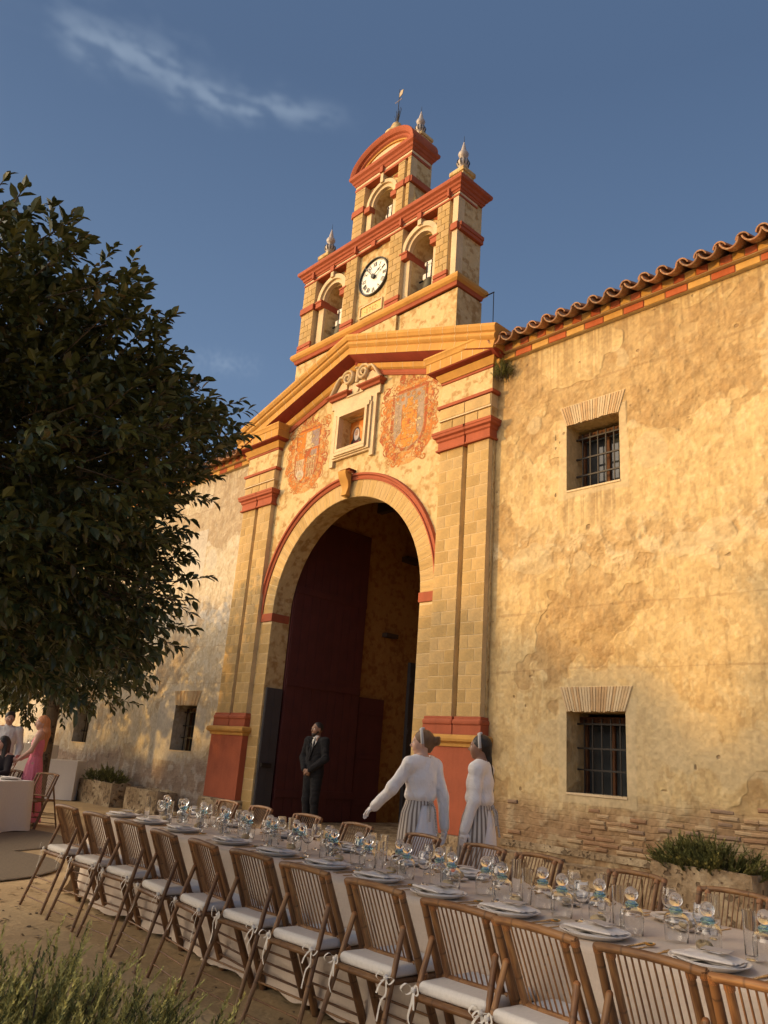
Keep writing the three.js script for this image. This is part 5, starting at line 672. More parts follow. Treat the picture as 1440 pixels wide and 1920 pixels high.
// builds the continuous body; returns the group and its joints
function person(label, pos, turn, o) {
  const t = thing('person', label, 'person', pos, turn), J = { neck: [0, 1.43, -.015], head: [0, 1.585, .012], shL: [.165, 1.385, -.015], shR: [-.165, 1.385, -.015], chest: [0, 1.25, 0], waist: [0, 1.07, 0], hip: [0, .93, 0], hipL: [.085, .90, 0], hipR: [-.085, .90, 0], knL: [.09, .49, .02], knR: [-.09, .49, .02], anL: [.09, .09, -.02], anR: [-.09, .09, -.02], ...o.joints };
  const H = headKit(J.head, o.yaw ?? 0, o.pitch ?? 0, o.roll ?? 0, o.headScale ?? 1), fine = o.fine ?? 0.005;
  const arm = (s, r) => [['c', J['sh' + s], J['el' + s], .046, .036], ['c', J['el' + s], J['wr' + s], .036, .024]];
  const leg = (s) => [['c', J['hip' + s], J['kn' + s], .078, .052], ['c', J['kn' + s], J['an' + s], .05, .035], ['c', [J['an' + s][0], J['an' + s][1] - .04, J['an' + s][2]], [J['an' + s][0], J['an' + s][1] - .055, J['an' + s][2] + .13], .034, .03]];
  const torso = [['e', J.chest, [.145, .17, .10], .05], ['c', J.shL, J.shR, .05, .05, .06], ['c', [J.neck[0], J.neck[1], J.neck[2]], [J.shL[0] * .8, J.shL[1] + .005, J.shL[2]], .045, .046, .05], ['c', [J.neck[0], J.neck[1], J.neck[2]], [J.shR[0] * .8, J.shR[1] + .005, J.shR[2]], .045, .046, .05], ['e', J.waist, [.115, .13, .085], .06], ['e', J.hip, [.16, .13, .11], .06], ['c', J.neck, [J.head[0] * .8, J.head[1] - .07, J.head[2] - .012], .054, .050, .03]];
  const body = [mesh([...torso, ...arm('L'), ...arm('R'), ...leg('L'), ...leg('R')], 0.013), mesh([...H.bones, ['c', [J.neck[0], J.neck[1] + .01, J.neck[2]], [J.head[0] * .8, J.head[1] - .06, J.head[2] - .012], .053, .050, .03]], fine)];
  const hands = []; for (const [s, side] of [['L', 1], ['R', -1]]) { const h = o['hand' + s]; if (h) hands.push(mesh(handBones(J['wr' + s], h.dir, h.nrm, h.side ?? side, o.handScale ?? 1, h.curl ?? 0.5), Math.max(fine * .8, 0.0036))); }
  if (!o.gloves) body.push(...hands); part('body', body, o.skin, t);
  if (o.gloves) hands.forEach((g) => part('glove', g, o.gloves, t));
  for (const e of H.eyes) { const m = part('eye', new THREE.SphereGeometry(.0125 * H.s, 12, 8), M.white, t); m.position.set(...H.P(...e)); const p = part('iris', new THREE.SphereGeometry(.0062 * H.s, 8, 6), M.black, m); p.position.copy(V(0, 0, .0085 * H.s).applyQuaternion(H.q)); }
  const lip = part('lips', mesh([H.C([-.017, -.0565, .0795], [.017, -.0565, .0795], .0058, .0058, .006), H.C([-.012, -.0665, .0795], [.012, -.0665, .0795], .0062, .0062, .006)], 0.004), std({ color: o.lips ?? [.32, .12, .10], roughness: 0.5 }), t);
  return { t, J, H, arm, leg, torso };
}
const fat = (bones, r, e = 1) => bones.map((q) => q[0] === 'c' ? ['c', q[1], q[2], q[3] + r, q[4] + r * e, q[5]] : ['e', q[1], q[2].map((x) => x + r), q[3], q[4]]);
function skirt(rows, folds, depth, seed, a0 = 0, a1 = 6.28319, edge = null, n = 96) {   // rows: [y, rx, rz, cx, cz]
  const pos = [], uv = [], idx = [], m = 30, R = rng(seed), ph = [R() * 6, R() * 6, R() * 6];
  for (let i = 0; i <= n; i++) for (let j = 0; j <= m; j++) { const f = j / m * (rows.length - 1), k = Math.min(rows.length - 2, Math.floor(f)), t = f - k, q = rows[k].map((v, c) => mix(v, rows[k + 1][c], t)); let hi = a1, lo = a0; if (edge) { hi = a1 + edge[1] * j / m; lo = a0 + edge[0] * j / m; } const a = mix(lo, hi, i / n), w = 1 + depth * (j / m) * (0.6 * Math.sin(a * folds + ph[0] + 0.5 * Math.sin(j / m * 3 + ph[1])) + 0.4 * Math.sin(a * (folds * 1.7) + ph[2])); pos.push((q[3] ?? 0) + Math.sin(a) * q[1] * w, q[0], (q[4] ?? 0) + Math.cos(a) * q[2] * w); uv.push(a * 0.19, q[0]); }
  for (let i = 0; i < n; i++) for (let j = 0; j < m; j++) { const a = i * (m + 1) + j, b = a + m + 1; idx.push(a, a + 1, b, b, a + 1, b + 1); }
  const g = new THREE.BufferGeometry(); g.setAttribute('position', new THREE.Float32BufferAttribute(pos, 3)); g.setAttribute('uv', new THREE.Float32BufferAttribute(uv, 2)); g.setIndex(idx); g.computeVertexNormals(); return g;
}
const TSTR = texture(256, 64, [0.046, 0.2], (u, v) => { const k = sst(0.40, 0.46, u) * sst(0.92, 0.86, u), n = vn(u * 30, v * 10, 30, 10, 3); return [...mix3([.66, .60, .52], [.22, .175, .14], k).map((c) => c * (0.92 + 0.16 * n)), 0.5]; });
const TF = texture(512, 512, [0.55, 0.75], (u, v) => { const a = 1 - Math.abs(fbm(u + 0.15 * Math.sin(v * 6.283), v, 9, 4, 3, 711) - 0.5) * 4, b = 1 - Math.abs(fbm(u, v, 6, 11, 3, 717) - 0.5) * 4, k = 0.93 + 0.07 * vn(u * 200, v * 200, 200, 200, 3); return [k, k, k, clamp(0.6 * clamp(a) + 0.5 * clamp(b))]; });
const CL = { white: std({ ...TF, bumpScale: 0.007, color: [.90, .86, .82], roughness: 0.95 }), stripe: std({ ...TSTR, bumpScale: 0, roughness: 0.95 }), black: std({ ...TF, bumpScale: 0.014, color: [.007, .007, .009], roughness: 1 }), shirt: std({ ...TF, bumpScale: 0.008, color: [.70, .68, .64], roughness: 0.9 }), blackTop: std({ color: [.02, .014, .016], roughness: 0.9 }), pink: std({ ...TF, bumpScale: 0.01, color: [.72, .20, .27], roughness: 0.9 }), grey: std({ color: [.52, .50, .47], roughness: 0.9 }) };
const TH = texture(256, 256, [0.22, 0.5], (u, v) => { const s = fbm(u, v, 70, 5, 3, 701), k = 0.45 + 1.1 * s; return [k, k, k, s]; });
const hairM = (r, g, b) => std({ ...TH, bumpScale: 0.006, color: [r * 1.15, g * 1.15, b * 1.15], roughness: 0.5 });
const EQ = (q) => q;
function waitress(label, pos, turn, o) {
  const p = person(label, pos, turn, o), { t, J, H } = p;
  // a loose blouse with long sleeves, ending under the waist band; boat neckline
  const top = [['e', [0, 1.25, -.004], [.168, .19, .126], .05], ['c', J.shL, J.shR, .064, .064, .06], ['e', [0, 1.115, -.005], [.162, .085, .132], .04], ['c', [.03, 1.435, -.02], [.15, 1.395, -.015], .058, .058, .05], ['c', [-.03, 1.435, -.02], [-.15, 1.395, -.015], .058, .058, .05], ...fat(p.arm('L'), .018, 1.15), ...fat(p.arm('R'), .018, 1.15), ['c', J.wrL, [J.wrL[0] * 0.97 + J.elL[0] * 0.03, J.wrL[1] + .02, J.wrL[2]], .034, .034, .02], ['c', J.wrR, [J.wrR[0], J.wrR[1] + .02, J.wrR[2]], .034, .034, .02]];
  const R = (x, y, z) => 0.0018 * Math.sin(y * 40 + x * 26 + 2 * Math.sin(x * 14)) + 0.0018 * Math.sin(x * 55 - y * 22 + z * 18), f = field(top), [lo, hi] = bonesBox(top, .03); part('blouse', meshField((x, y, z) => Math.max(f(x, y, z) + R(x, y, z), 0.083 - Math.hypot(x * .95, (y - 1.475) * .9, (z - .0) * 1.0), Math.abs(x) < .19 && z > -.3 ? 1.035 - y - (Math.abs(x) > .165 || Math.abs(z) > .16 ? 9 : 0) : -1), lo, hi, 0.010), CL.white, t);
  part('skirt', skirt([[1.06, .128, .10], [.96, .172, .142], [.80, .19, .165], [.45, .21, .19], [.10, .235, .215]], 11, .055, o.seed), CL.white, t);
  part('apron', skirt([[1.075, .134, .108], [.96, .181, .152], [.80, .201, .178], [.42, .225, .205]], 9, .03, o.seed + 3, -1.9, 2.72, [0.15, -0.65], 90), CL.stripe, t);
  part('waistband', skirt([[1.085, .137, .112], [1.062, .143, .118], [1.035, .150, .124]], 7, .01, o.seed + 5, 0, 6.28319, null, 60), CL.stripe, t);
  part('apron_knot', [pipe([[-.02, 1.06, -.125], [-.04, 1.02, -.16], [-.05, .93, -.17], [-.06, .80, -.19]], .010, 12, 5), pipe([[-.02, 1.06, -.125], [.02, 1.0, -.165], [.035, .90, -.18]], .010, 10, 5), moved(new THREE.SphereGeometry(.022, 10, 8), -.02, 1.06, -.125)], CL.stripe, t);
  for (const s of ['L', 'R']) part('shoe', mesh([['c', [J['an' + s][0], .05, J['an' + s][2] - .01], [J['an' + s][0], .035, J['an' + s][2] + .13], .042, .036]], .012), CL.white, t);
  // hair and the knotted hairband
  const hb = [H.El([0, .030, -.022], [.085, .097, .100], .02), ...(o.hair(H))], face = field([H.El([0, -.035, .105], [.080, .105, .088], .01)]); part('hair', mesh(hb, 0.0065, (x, y, z) => -face(x, y, z) ), o.hairMat, t);
  const band = []; for (let i = 0; i <= 22; i++) { const a = mix(-0.28, Math.PI + 0.28, i / 22), r = .094; band.push(V(...H.P(Math.cos(a) * r * .95, .022 + Math.sin(a) * r * 1.08, -.004 + Math.sin(a) * .012))); }
  const bg = new THREE.TubeGeometry(new THREE.CatmullRomCurve3(band), 40, .016, 8); part('hairband', [bg, mesh([H.C([-.014, .128, .004], [.014, .128, .006], .016, .016, .02), H.C([0, .122, .02], [.004, .136, -.012], .012, .012, .01)], .005)], CL.grey, t);
  return p;
}
waitress('woman in white blouse and striped apron, hair in a bun, reaching toward the table', [5.24, G, 3.17], -1.62, {
  yaw: 0.80, pitch: 0.02, seed: 3, skin: skinTone(.60, .36, .26), hairMat: hairM(.16, .085, .038), gloves: CL.white, joints: { elL: [.275, 1.165, .085], wrL: [.315, .985, .275], elR: [-.235, 1.115, -.07], wrR: [-.245, .845, -.10], neck: [.01, 1.43, -.01] },
  handL: { dir: [.12, -.45, .75], nrm: [-.2, -.8, -.5], curl: 0.55 }, handR: { dir: [-.05, -1, .1], nrm: [1, 0, .1], curl: 0.5 },
  hair: (H) => [H.C([0, .01, -.10], [0, .02, -.135], .030, .040, .02), H.El([0, .025, -.142], [.042, .042, .036], .01), H.C([.03, .05, -.15], [-.02, .055, -.165], .018, .014, .01), H.C([0, -.06, -.07], [0, .0, -.10], .03, .03, .02)],
});
waitress('woman in white blouse and striped apron with a long dark braid, behind her colleague', [5.60, G, 2.74], -1.18, {
  yaw: 0.25, pitch: -0.02, seed: 11, headScale: .97, skin: skinTone(.28, .15, .095), hairMat: hairM(.016, .011, .009), gloves: CL.white, joints: { elL: [.215, 1.12, -.02], wrL: [.225, .85, .06], elR: [-.21, 1.12, .02], wrR: [-.20, .88, .12] },
  handL: { dir: [0, -1, .15], nrm: [-1, 0, .1], curl: 0.5 }, handR: { dir: [0, -1, .2], nrm: [1, 0, .1], curl: 0.5 },
  hair: (H) => [H.C([0, -.04, -.08], [-.01, -.11, -.095], .042, .03, .03), H.C([-.01, -.11, -.095], [-.045, -.20, -.115], .03, .024, .02), H.C([-.045, -.20, -.115], [-.075, -.30, -.135], .025, .022, .015), H.C([-.075, -.30, -.135], [-.10, -.39, -.14], .022, .016, .012), H.C([-.10, -.39, -.14], [-.10, -.44, -.14], .017, .008, .01)],
});
{ // man in a black suit, hands clasped
  const o = { yaw: -0.25, pitch: -0.03, fine: 0.006, skin: skinTone(.22, .12, .075), joints: { shL: [.19, 1.40, -.01], shR: [-.19, 1.40, -.01], elL: [.255, 1.13, .02], elR: [-.255, 1.13, .02], wrL: [.075, .945, .17], wrR: [-.065, .955, .175] }, handL: { dir: [-.8, -.35, .25], nrm: [0, -.2, -1], curl: .8 }, handR: { dir: [.75, -.5, .1], nrm: [0, 0, -1], curl: .7 } };
  const p = person('man in black suit and tie standing in the arch with clasped hands', [-0.42, 0.06, -0.12], 0.12, o), { t, J, H } = p; t.scale.setScalar(1.055);
  const jk = [['e', [0, 1.25, 0], [.185, .20, .125], .05], ['c', J.shL, J.shR, .066, .066, .06], ['e', [0, 1.05, 0], [.165, .16, .125], .06], ['e', [0, .92, 0], [.185, .14, .14], .06], ...fat(p.arm('L'), .026, .7), ...fat(p.arm('R'), .026, .7)], vee = (x, y, z) => z > .02 && y > 1.1 ? 0.5 * (0.075 * sst(1.10, 1.42, y) - Math.abs(x)) : -1; part('jacket', mesh(jk, .012, (x, y, z) => Math.max(y - 1.475, vee(x, y, z), (Math.abs(x) < .2 ? .80 - y : -1))), CL.black, t);
  part('trousers', mesh([['e', [0, .90, 0], [.165, .13, .12], .05], ...fat([...p.leg('L').slice(0, 2), ...p.leg('R').slice(0, 2)], .022, 1.0)], .014), CL.black, t); for (const s of ['L', 'R']) part('shoe', mesh([['c', [J['an' + s][0], .05, J['an' + s][2] - .02], [J['an' + s][0], .035, J['an' + s][2] + .17], .048, .04]], .012), M.black, t);
  part('shirt', mesh([['e', [0, 1.25, .0], [.165, .19, .112], .05], ['c', [0, 1.40, .0], [0, 1.485, .005], .066, .060, .02]], .011, (x, y, z) => Math.max(y - 1.49, 1.1 - y)), M.white, t);
  part('tie', [wedge([[-.013, 0], [.013, 0], [.024, -.32], [0, -.36], [-.024, -.32]], 0, .012).rotateX(-.12).translate(0, 1.435, .108), moved(new THREE.SphereGeometry(.02, 10, 8), 0, 1.44, .108)], CL.black, t);
  for (const s of [-1, 1]) part('lapel', wedge(s > 0 ? [[.015, -.33], [.085, -.08], [.075, .02], [.06, .0]] : [[-.015, -.33], [-.06, .0], [-.075, .02], [-.085, -.08]], 0, .010).rotateX(-.13).translate(0, 1.43, .105), CL.black, t);
  const face = field([H.El([0, -.03, .115], [.075, .10, .085], .01)]); part('hair', mesh([H.El([0, .034, -.020], [.078, .088, .092], .01)], .007, (x, y, z) => -face(x, y, z)), hairM(.012, .010, .009), t); part('beard', mesh([H.C([.05, -.04, .02], [0, -.088, .052], .024, .032, .02), H.C([-.05, -.04, .02], [0, -.088, .052], .024, .032, .02)], .006), hairM(.014, .010, .008), t);
}
{ // standing woman in a pink dress
  const p = person('woman in a pink dress with long orange hair, standing beside the left table', [-3.07, G, 3.62], -0.55, { yaw: 0.5, fine: 0.008, skin: skinTone(.50, .28, .20), joints: { elL: [.22, 1.14, .05], wrL: [.19, .98, .24], elR: [-.20, 1.12, .03], wrR: [-.12, 1.02, .20] }, handL: { dir: [0, .2, 1], nrm: [-1, 0, 0] }, handR: { dir: [.4, 0, 1], nrm: [1, 0, 0] } }), { t, J, H } = p;
  part('dress_top', mesh([['e', [0, 1.24, 0], [.152, .17, .108], .05], ['e', [0, 1.08, 0], [.124, .12, .094], .05], ['c', [.13, 1.36, 0], [-.13, 1.36, 0], .042, .042, .05]], .013, (x, y, z) => Math.max(y - 1.39, 1.0 - y)), CL.pink, t);
  part('dress_skirt', skirt([[1.06, .126, .096], [.92, .172, .13], [.55, .20, .18], [.05, .27, .26]], 10, .08, 21), CL.pink, t);
  const face = field([H.El([0, -.03, .11], [.072, .10, .085], .01)]); part('hair', mesh([H.El([0, .03, -.02], [.086, .10, .10], .02), H.C([0, 0, -.06], [0, -.18, -.085], .075, .085, .04), H.C([.03, -.15, -.08], [.03, -.42, -.10], .075, .04, .04), H.C([-.04, -.15, -.08], [-.04, -.40, -.10], .07, .04, .04)], .009, (x, y, z) => -face(x, y, z)), hairM(.55, .22, .08), t);
}
{ // waiter in white
  const p = person('young dark haired man in a white shirt standing behind the left table', [-4.35, G, 3.72], 1.25, { yaw: 0.1, fine: 0.008, skin: skinTone(.40, .22, .15), joints: { shL: [.185, 1.40, -.01], shR: [-.185, 1.40, -.01], elL: [.25, 1.12, -.03], elR: [-.25, 1.12, -.03], wrL: [.22, .90, .09], wrR: [-.20, .92, -.10] }, handL: { dir: [0, -1, .2], nrm: [-1, 0, 0] }, handR: { dir: [.3, -1, 0], nrm: [1, 0, 0] } }), { t, J, H } = p; t.scale.setScalar(1.03);
  part('shirt', mesh([['e', [0, 1.25, 0], [.178, .19, .125], .05], ['c', J.shL, J.shR, .062, .062, .06], ['e', [0, 1.04, 0], [.165, .14, .125], .05], ...fat(p.arm('L'), .022, .8), ...fat(p.arm('R'), .022, .8), ['c', [0, 1.42, -.01], [0, 1.49, -.005], .064, .06, .02]], .013, (x, y, z) => Math.max(y - 1.495, Math.abs(x) < .19 ? .94 - y : -1)), CL.shirt, t);
  part('trousers', mesh([['e', [0, .90, 0], [.16, .13, .12], .05], ...fat([...p.leg('L').slice(0, 2), ...p.leg('R').slice(0, 2)], .02, 1)], .016), CL.black, t); const face = field([H.El([0, -.035, .11], [.075, .10, .085], .01)]); part('hair', mesh([H.El([0, .036, -.018], [.084, .092, .100], .02), H.C([-.03, .09, .05], [.04, .095, .05], .028, .022, .02)], .008, (x, y, z) => -face(x, y, z)), hairM(.016, .011, .009), t);
}
{ // seated woman
  const p = person('seated dark haired woman in a black top at the left table', [-3.22, G, 4.13], 0.75, { yaw: -0.5, fine: 0.008, skin: skinTone(.48, .27, .19), joints: { neck: [0, 1.06, -.015], head: [0, 1.215, .015], shL: [.16, 1.015, -.015], shR: [-.16, 1.015, -.015], chest: [0, .88, 0], waist: [0, .70, 0], hip: [0, .56, 0], hipL: [.085, .53, .02], hipR: [-.085, .53, .02], knL: [.10, .50, .42], knR: [-.10, .50, .42], anL: [.10, .09, .40], anR: [-.10, .09, .40], elL: [.21, .78, .10], wrL: [.12, .74, .33], elR: [-.21, .78, .10], wrR: [-.10, .74, .34] }, handL: { dir: [-.3, 0, 1], nrm: [0, -1, 0] }, handR: { dir: [.3, 0, 1], nrm: [0, -1, 0] } }), { t, J, H } = p;
  part('top', mesh([['e', [0, .87, 0], [.156, .18, .115], .05], ['c', J.shL, J.shR, .056, .056, .06], ['e', [0, .70, 0], [.135, .13, .11], .05], ...fat(p.arm('L'), .016, .8), ...fat(p.arm('R'), .016, .8)], .013, (x, y, z) => y - 1.055), CL.blackTop, t); part('trousers', mesh([['e', [0, .56, 0], [.17, .13, .13], .05], ...fat([...p.leg('L').slice(0, 2), ...p.leg('R').slice(0, 2)], .018, 1)], .016), CL.blackTop, t);
  const face = field([H.El([0, -.04, .11], [.068, .105, .085], .01)]); part('hair', mesh([H.El([0, .03, -.02], [.086, .10, .10], .02), H.C([.05, -.01, -.03], [.07, -.22, -.02], .05, .04, .03), H.C([-.05, -.01, -.03], [-.07, -.22, -.02], .05, .04, .03), H.C([0, 0, -.07], [0, -.22, -.09], .07, .06, .03)], .009, (x, y, z) => -face(x, y, z)), hairM(.014, .010, .009), t);
}
// ---------------------------------------------------------------- the left side of the courtyard
{
  // a second laid table, its cloth and chairs
  const A = V(-2.15, 0, 3.92), u = V(.49, 0, .87), v = V(-.87, 0, .49), P = (a, b, y) => { const p = A.clone().addScaledVector(u, a).addScaledVector(v, b); return V(p.x, y, p.z); }, t = thing('dining_table', 'second dining table at the left edge, under a cloth to the ground', 'table');
  const top = new THREE.BufferGeometry().setFromPoints([P(.02, .02, .60), P(2.4, .02, .60), P(2.4, .9, .60), P(.02, .02, .60), P(2.4, .9, .60), P(.02, .9, .60)]); top.computeVertexNormals(); part('tabletop', boxUV(top), M.darkWood, t); for (const [a, b] of [[.2, .2], [2.2, .2], [.2, .8], [2.2, .8]]) part('leg', tube(P(a, b, G), P(a, b, .59), .025), M.darkWood, t);
  const pos = [], loop = [[0, .95, -1, 0], [0, 0, -1, 0], [0, 0, 0, -1], [2.45, 0, 0, -1], [2.45, 0, 1, 0], [2.45, .95, 1, 0], [2.45, .95, 0, 1], [0, .95, 0, 1], [0, .95, -1, 0]], ring = (d) => { const r = []; for (let i = 0; i + 1 < loop.length; i++) for (let k = 0; k < 14; k++) { const f = k / 14, q = loop[i].map((x, c) => mix(x, loop[i + 1][c], f)), w = d * (.05 + .08 * (0.5 + 0.5 * Math.sin((q[0] * 3 + q[1] * 4) * 3.1))); r.push(P(q[0] + q[2] * w, q[1] + q[3] * w, mix(.62, G + .02, d) + 0.02 * d * Math.sin(i * 3 + k))); } return r; };
  const rows = [...Array(11)].map((_, i) => ring(i / 10)); for (let i = 0; i < 10; i++) for (let k = 0; k < rows[0].length; k++) { const l = (k + 1) % rows[0].length; for (const q of [rows[i][k], rows[i + 1][k], rows[i][l], rows[i][l], rows[i + 1][k], rows[i + 1][l]]) pos.push(q.x, q.y, q.z); } const T = [P(0, 0, .62), P(2.45, 0, .62), P(2.45, .95, .62), P(0, .95, .62)]; for (const i of [0, 1, 2, 0, 2, 3]) pos.push(T[i].x, T[i].y, T[i].z);
  let g = new THREE.BufferGeometry(); g.setAttribute('position', new THREE.Float32BufferAttribute(pos, 3)); g = mergeVertices(g, 1e-4); g.computeVertexNormals(); const cl = tag(part('tablecloth', boxUV(toCreasedNormals(g, 0.7)), M.cloth, scene), 'grey white cloth hanging to the sand from the left table', 'tablecloth'); cl.name = numbered('tablecloth');
  const find = (n) => scene.children.find((o) => o.name === n), ch = find('bamboo_folding_chair'), an = Math.atan2(u.x, u.z), plate = find('dinner_plate'), nap = find('folded_napkin'), wine = find('wine_glass'), rename = (o, gr) => { o.userData.group = gr; return o; };
  [['nearest the long table', -.42, .22, 0], ['middle of three', -.45, .95, 0], ['farthest of three', -.38, 1.62, .2]].forEach(([w, a, b, tw]) => { const p = P(a, b, G); rename(dup(ch, [p.x, p.y, p.z], an + Math.PI + tw, 'bamboo folding chair at the right of the left table, ' + w), 'chairs at the left table'); });
  { const p = V(-3.22, G, 4.13); rename(dup(ch, [p.x - .05, G, p.z - .04], .75 + Math.PI, 'bamboo folding chair under the seated woman in black'), 'chairs at the left table'); }
  [['at its right corner', .25, .25], ['by the seated woman', .35, .72], ['at its left edge', .95, .25]].forEach(([w, a, b], i) => { const p = P(a, b, .625); rename(dup(plate, [p.x, p.y, p.z], 0, 'white plate on the left table, ' + w), 'plates on the left table'); rename(dup(nap, [p.x, p.y, p.z], i, 'white folded napkin on the left table plate, ' + w), 'napkins on the left table'); });
  [['beside the seated woman', .62, .45], ['at its left edge', 1.2, .5]].forEach(([w, a, b]) => { const p = P(a, b, .625); rename(dup(wine, [p.x, p.y, p.z], 0, 'wine glass on the left table, ' + w), 'glasses on the left table'); });
}
{ // service tables with cloths to the ground, glasses on the rear one
  const drape = (name, label, c, w, d, h, turn) => { const t = thing(name, label, 'table', [c[0], G, c[1]], turn); part('tabletop', box(-w / 2 + .01, w / 2 - .01, h - .03, h - .006, -d / 2 + .01, d / 2 - .01), M.darkWood, t); for (const x of [-1, 1]) for (const z of [-1, 1]) part('leg', tube(V(x * (w / 2 - .06), 0, z * (d / 2 - .06)), V(x * (w / 2 - .06), h - .03, z * (d / 2 - .06)), .02), M.darkWood, t); const g = new THREE.BoxGeometry(w, h, d, 26, 12, 20); deform(g, (v) => { const f = 0.5 - v.y / h, s = Math.sin(v.x * 15 + v.z * 13); if (f > .01) { v.x *= 1 + f * .06 * (0.6 + s * .4); v.z *= 1 + f * .06 * (0.6 + s * .4); } }); g.translate(0, h / 2 + .012, 0); const cl = tag(part('tablecloth', boxUV(toCreasedNormals(g, .8)), M.napkin, scene), label.replace('table under a', 'draped').replace('service', 'service table'), 'tablecloth'); cl.name = numbered('tablecloth'); cl.position.set(c[0], G, c[1]); cl.rotation.y = turn; return t; };
  drape('service_table', 'low service table under a white cloth, near the left wall planters', [-8.55, .82], .78, .7, .86, .85); drape('service_table', 'taller service table under a white cloth, carrying small glasses, by the left wall', [-10.3, .95], .9, .7, 1.16, .7);
  const find = (n) => scene.children.find((o) => o.name === n), tu = find('tall_glass'); for (let i = 0; i < 6; i++) { const o = dup(tu, [-10.5 + (i % 3) * .2, G + 1.18, .85 + Math.floor(i / 3) * .22], 0, 'tall glass on the taller white service table, ' + ['left', 'middle', 'right'][i % 3] + ' of its ' + (i < 3 ? 'rear' : 'front') + ' row'); o.userData.group = 'glasses on the service table'; }
}
// round rush mats
{ const TM = texture(256, 256, [0.24, 0.24], (u, v) => { const k = 0.5 + 0.5 * Math.sin(u * 2 * Math.PI * 12) * Math.sin(v * 2 * Math.PI * 6), n = fbm(u, v, 20, 20, 3, 51); return [.235 * (.7 + .5 * n), .18 * (.7 + .5 * n), .115 * (.7 + .5 * n), k]; }), mm = std({ ...TM, bumpScale: .008 });
  [[-1.65, 5.35, 1.72, 'round grey brown rush mat on the sand, beside the left table'], [.75, 6.0, 1.35, 'round grey brown rush mat, nearest to the long table']].forEach(([x, z, r, l], i) => { const g = lathe([[.001, .012], [r - .03, .012], [r - .01, .01], [r, .002]], 72); g.translate(x, G + .01 + i * .006, z); const m = tag(part('rush_mat', boxUV(g), mm, scene), l, 'mat', 'round rush mats'); m.name = numbered('rush_mat'); }); }
// stone troughs and their plants
function leafSprig(arr, p, d, n, len, wid, R, spread) { const dn = d.clone().normalize(); for (let i = 0; i < n; i++) { const t = i / n, a = R() * 6.283, base = p.clone().addScaledVector(d, t), s = V(Math.cos(a), 0.1 + R() * .5, Math.sin(a)).normalize().multiplyScalar(len * (0.6 + R() * .6) * (1.15 - .6 * t)).addScaledVector(dn, len * spread), q = V(-s.z, 0, s.x).normalize().multiplyScalar(wid); arr.push(base.x - q.x, base.y, base.z - q.z, base.x + q.x, base.y, base.z + q.z, base.x + s.x, base.y + s.y, base.z + s.z); } }
const triGeo = (arr) => { const g = new THREE.BufferGeometry(); g.setAttribute('position', new THREE.Float32BufferAttribute(arr, 3)); g.computeVertexNormals(); return g; };
function trough(label, cx, cz, w, d, h, seed) {
  const t = thing('stone_trough', label, 'planter', [cx, G, cz]), g = new THREE.BoxGeometry(w, h, d, 22, 10, 10); deform(g, (v) => { const n = fbm((v.x + 8) / 16 + seed * .01, (v.y + v.z + 8) / 16, 70, 70, 3, 31) - .5, e = Math.hypot(Math.max(0, Math.abs(v.x) - w / 2 + .10), Math.max(0, Math.abs(v.y) - h / 2 + .07), Math.max(0, Math.abs(v.z) - d / 2 + .08)), k = 1 - e * .6; v.x = v.x * k * (1 + n * .06); v.z = v.z * k * (1 + n * .10); v.y += n * .06 * (v.y > 0 ? 1 : 0); if (v.y > h / 2 - .05 && Math.abs(v.x) < w / 2 - .12 && Math.abs(v.z) < d / 2 - .09) v.y -= .12; }); g.translate(0, h / 2, 0); part('basin', boxUV(toCreasedNormals(g, .9)), M.trough, t); part('soil', box(-w / 2 + .1, w / 2 - .1, h - .14, h - .10, -d / 2 + .08, d / 2 - .08), M.darkWood, t); return t;
}
const rosem = [[.085, .100, .030], [.16, .165, .045], [.44, .40, .12]].map((c) => std({ color: c, roughness: .75 }));  // last tone puts sunlit gold into the colour of the sprig tips
function shrub(name, label, cx, y0, cz, rx, rz, h, stems, needles, len, wid, seed, sunGold = 0) {
  const R = rng(seed), t = thing(name, label, 'shrub', [cx, y0, cz]), A = [[], [], []], st = [];
  for (let i = 0; i < stems; i++) { const a = R() * 6.283, r = Math.sqrt(R()), x = Math.cos(a) * r, z = Math.sin(a) * r, top = h * Math.sqrt(Math.max(0.04, 1 - r * r * .85)) * (.72 + .4 * R()), p = V(x * rx * .7, 0, z * rz * .7), d = V(x * rx * .34 + (R() - .5) * .1, top, z * rz * .34 + (R() - .5) * .1).add(V((R() - .5) * h * .5, 0, (R() - .5) * h * .5)); const dl = d.length(); for (let q = 0; q < 5; q++) { const o = p.clone().addScaledVector(d, .35 + .13 * q), sh = d.clone().normalize().add(V(R() - .5, (R() - .5) * .5, R() - .5).multiplyScalar(1.25)).normalize().multiplyScalar(dl * (.2 + .16 * R())); leafSprig(A[R() < .6 ? 0 : 1], o, sh.clone().multiplyScalar(.6), Math.round(needles * .16), len, wid, R, .4); leafSprig(A[R() < sunGold ? 2 : 1], o.addScaledVector(sh, .5), sh.multiplyScalar(.55), Math.round(needles * .16), len * .85, wid, R, .6); }
    { const o = p.clone().addScaledVector(d, .3), sg = d.clone().multiplyScalar(.38); leafSprig(A[R() < .8 ? 0 : 1], o, sg, Math.round(needles * .22), len, wid, R, .35); leafSprig(A[R() < sunGold ? 2 : 1], o.add(sg), d.clone().multiplyScalar(.34), Math.round(needles * .25), len, wid, R, .5); }; if (i % 5 === 0) st.push(tube(p, p.clone().add(d), .006, .003, 4)); }
  A.forEach((a, i) => { const m = part('foliage', triGeo(a), rosem[i], t); m.userData.kind = 'stuff'; }); const s = part('stem', st, M.darkWood, t); s.userData.kind = 'stuff'; return t;
}
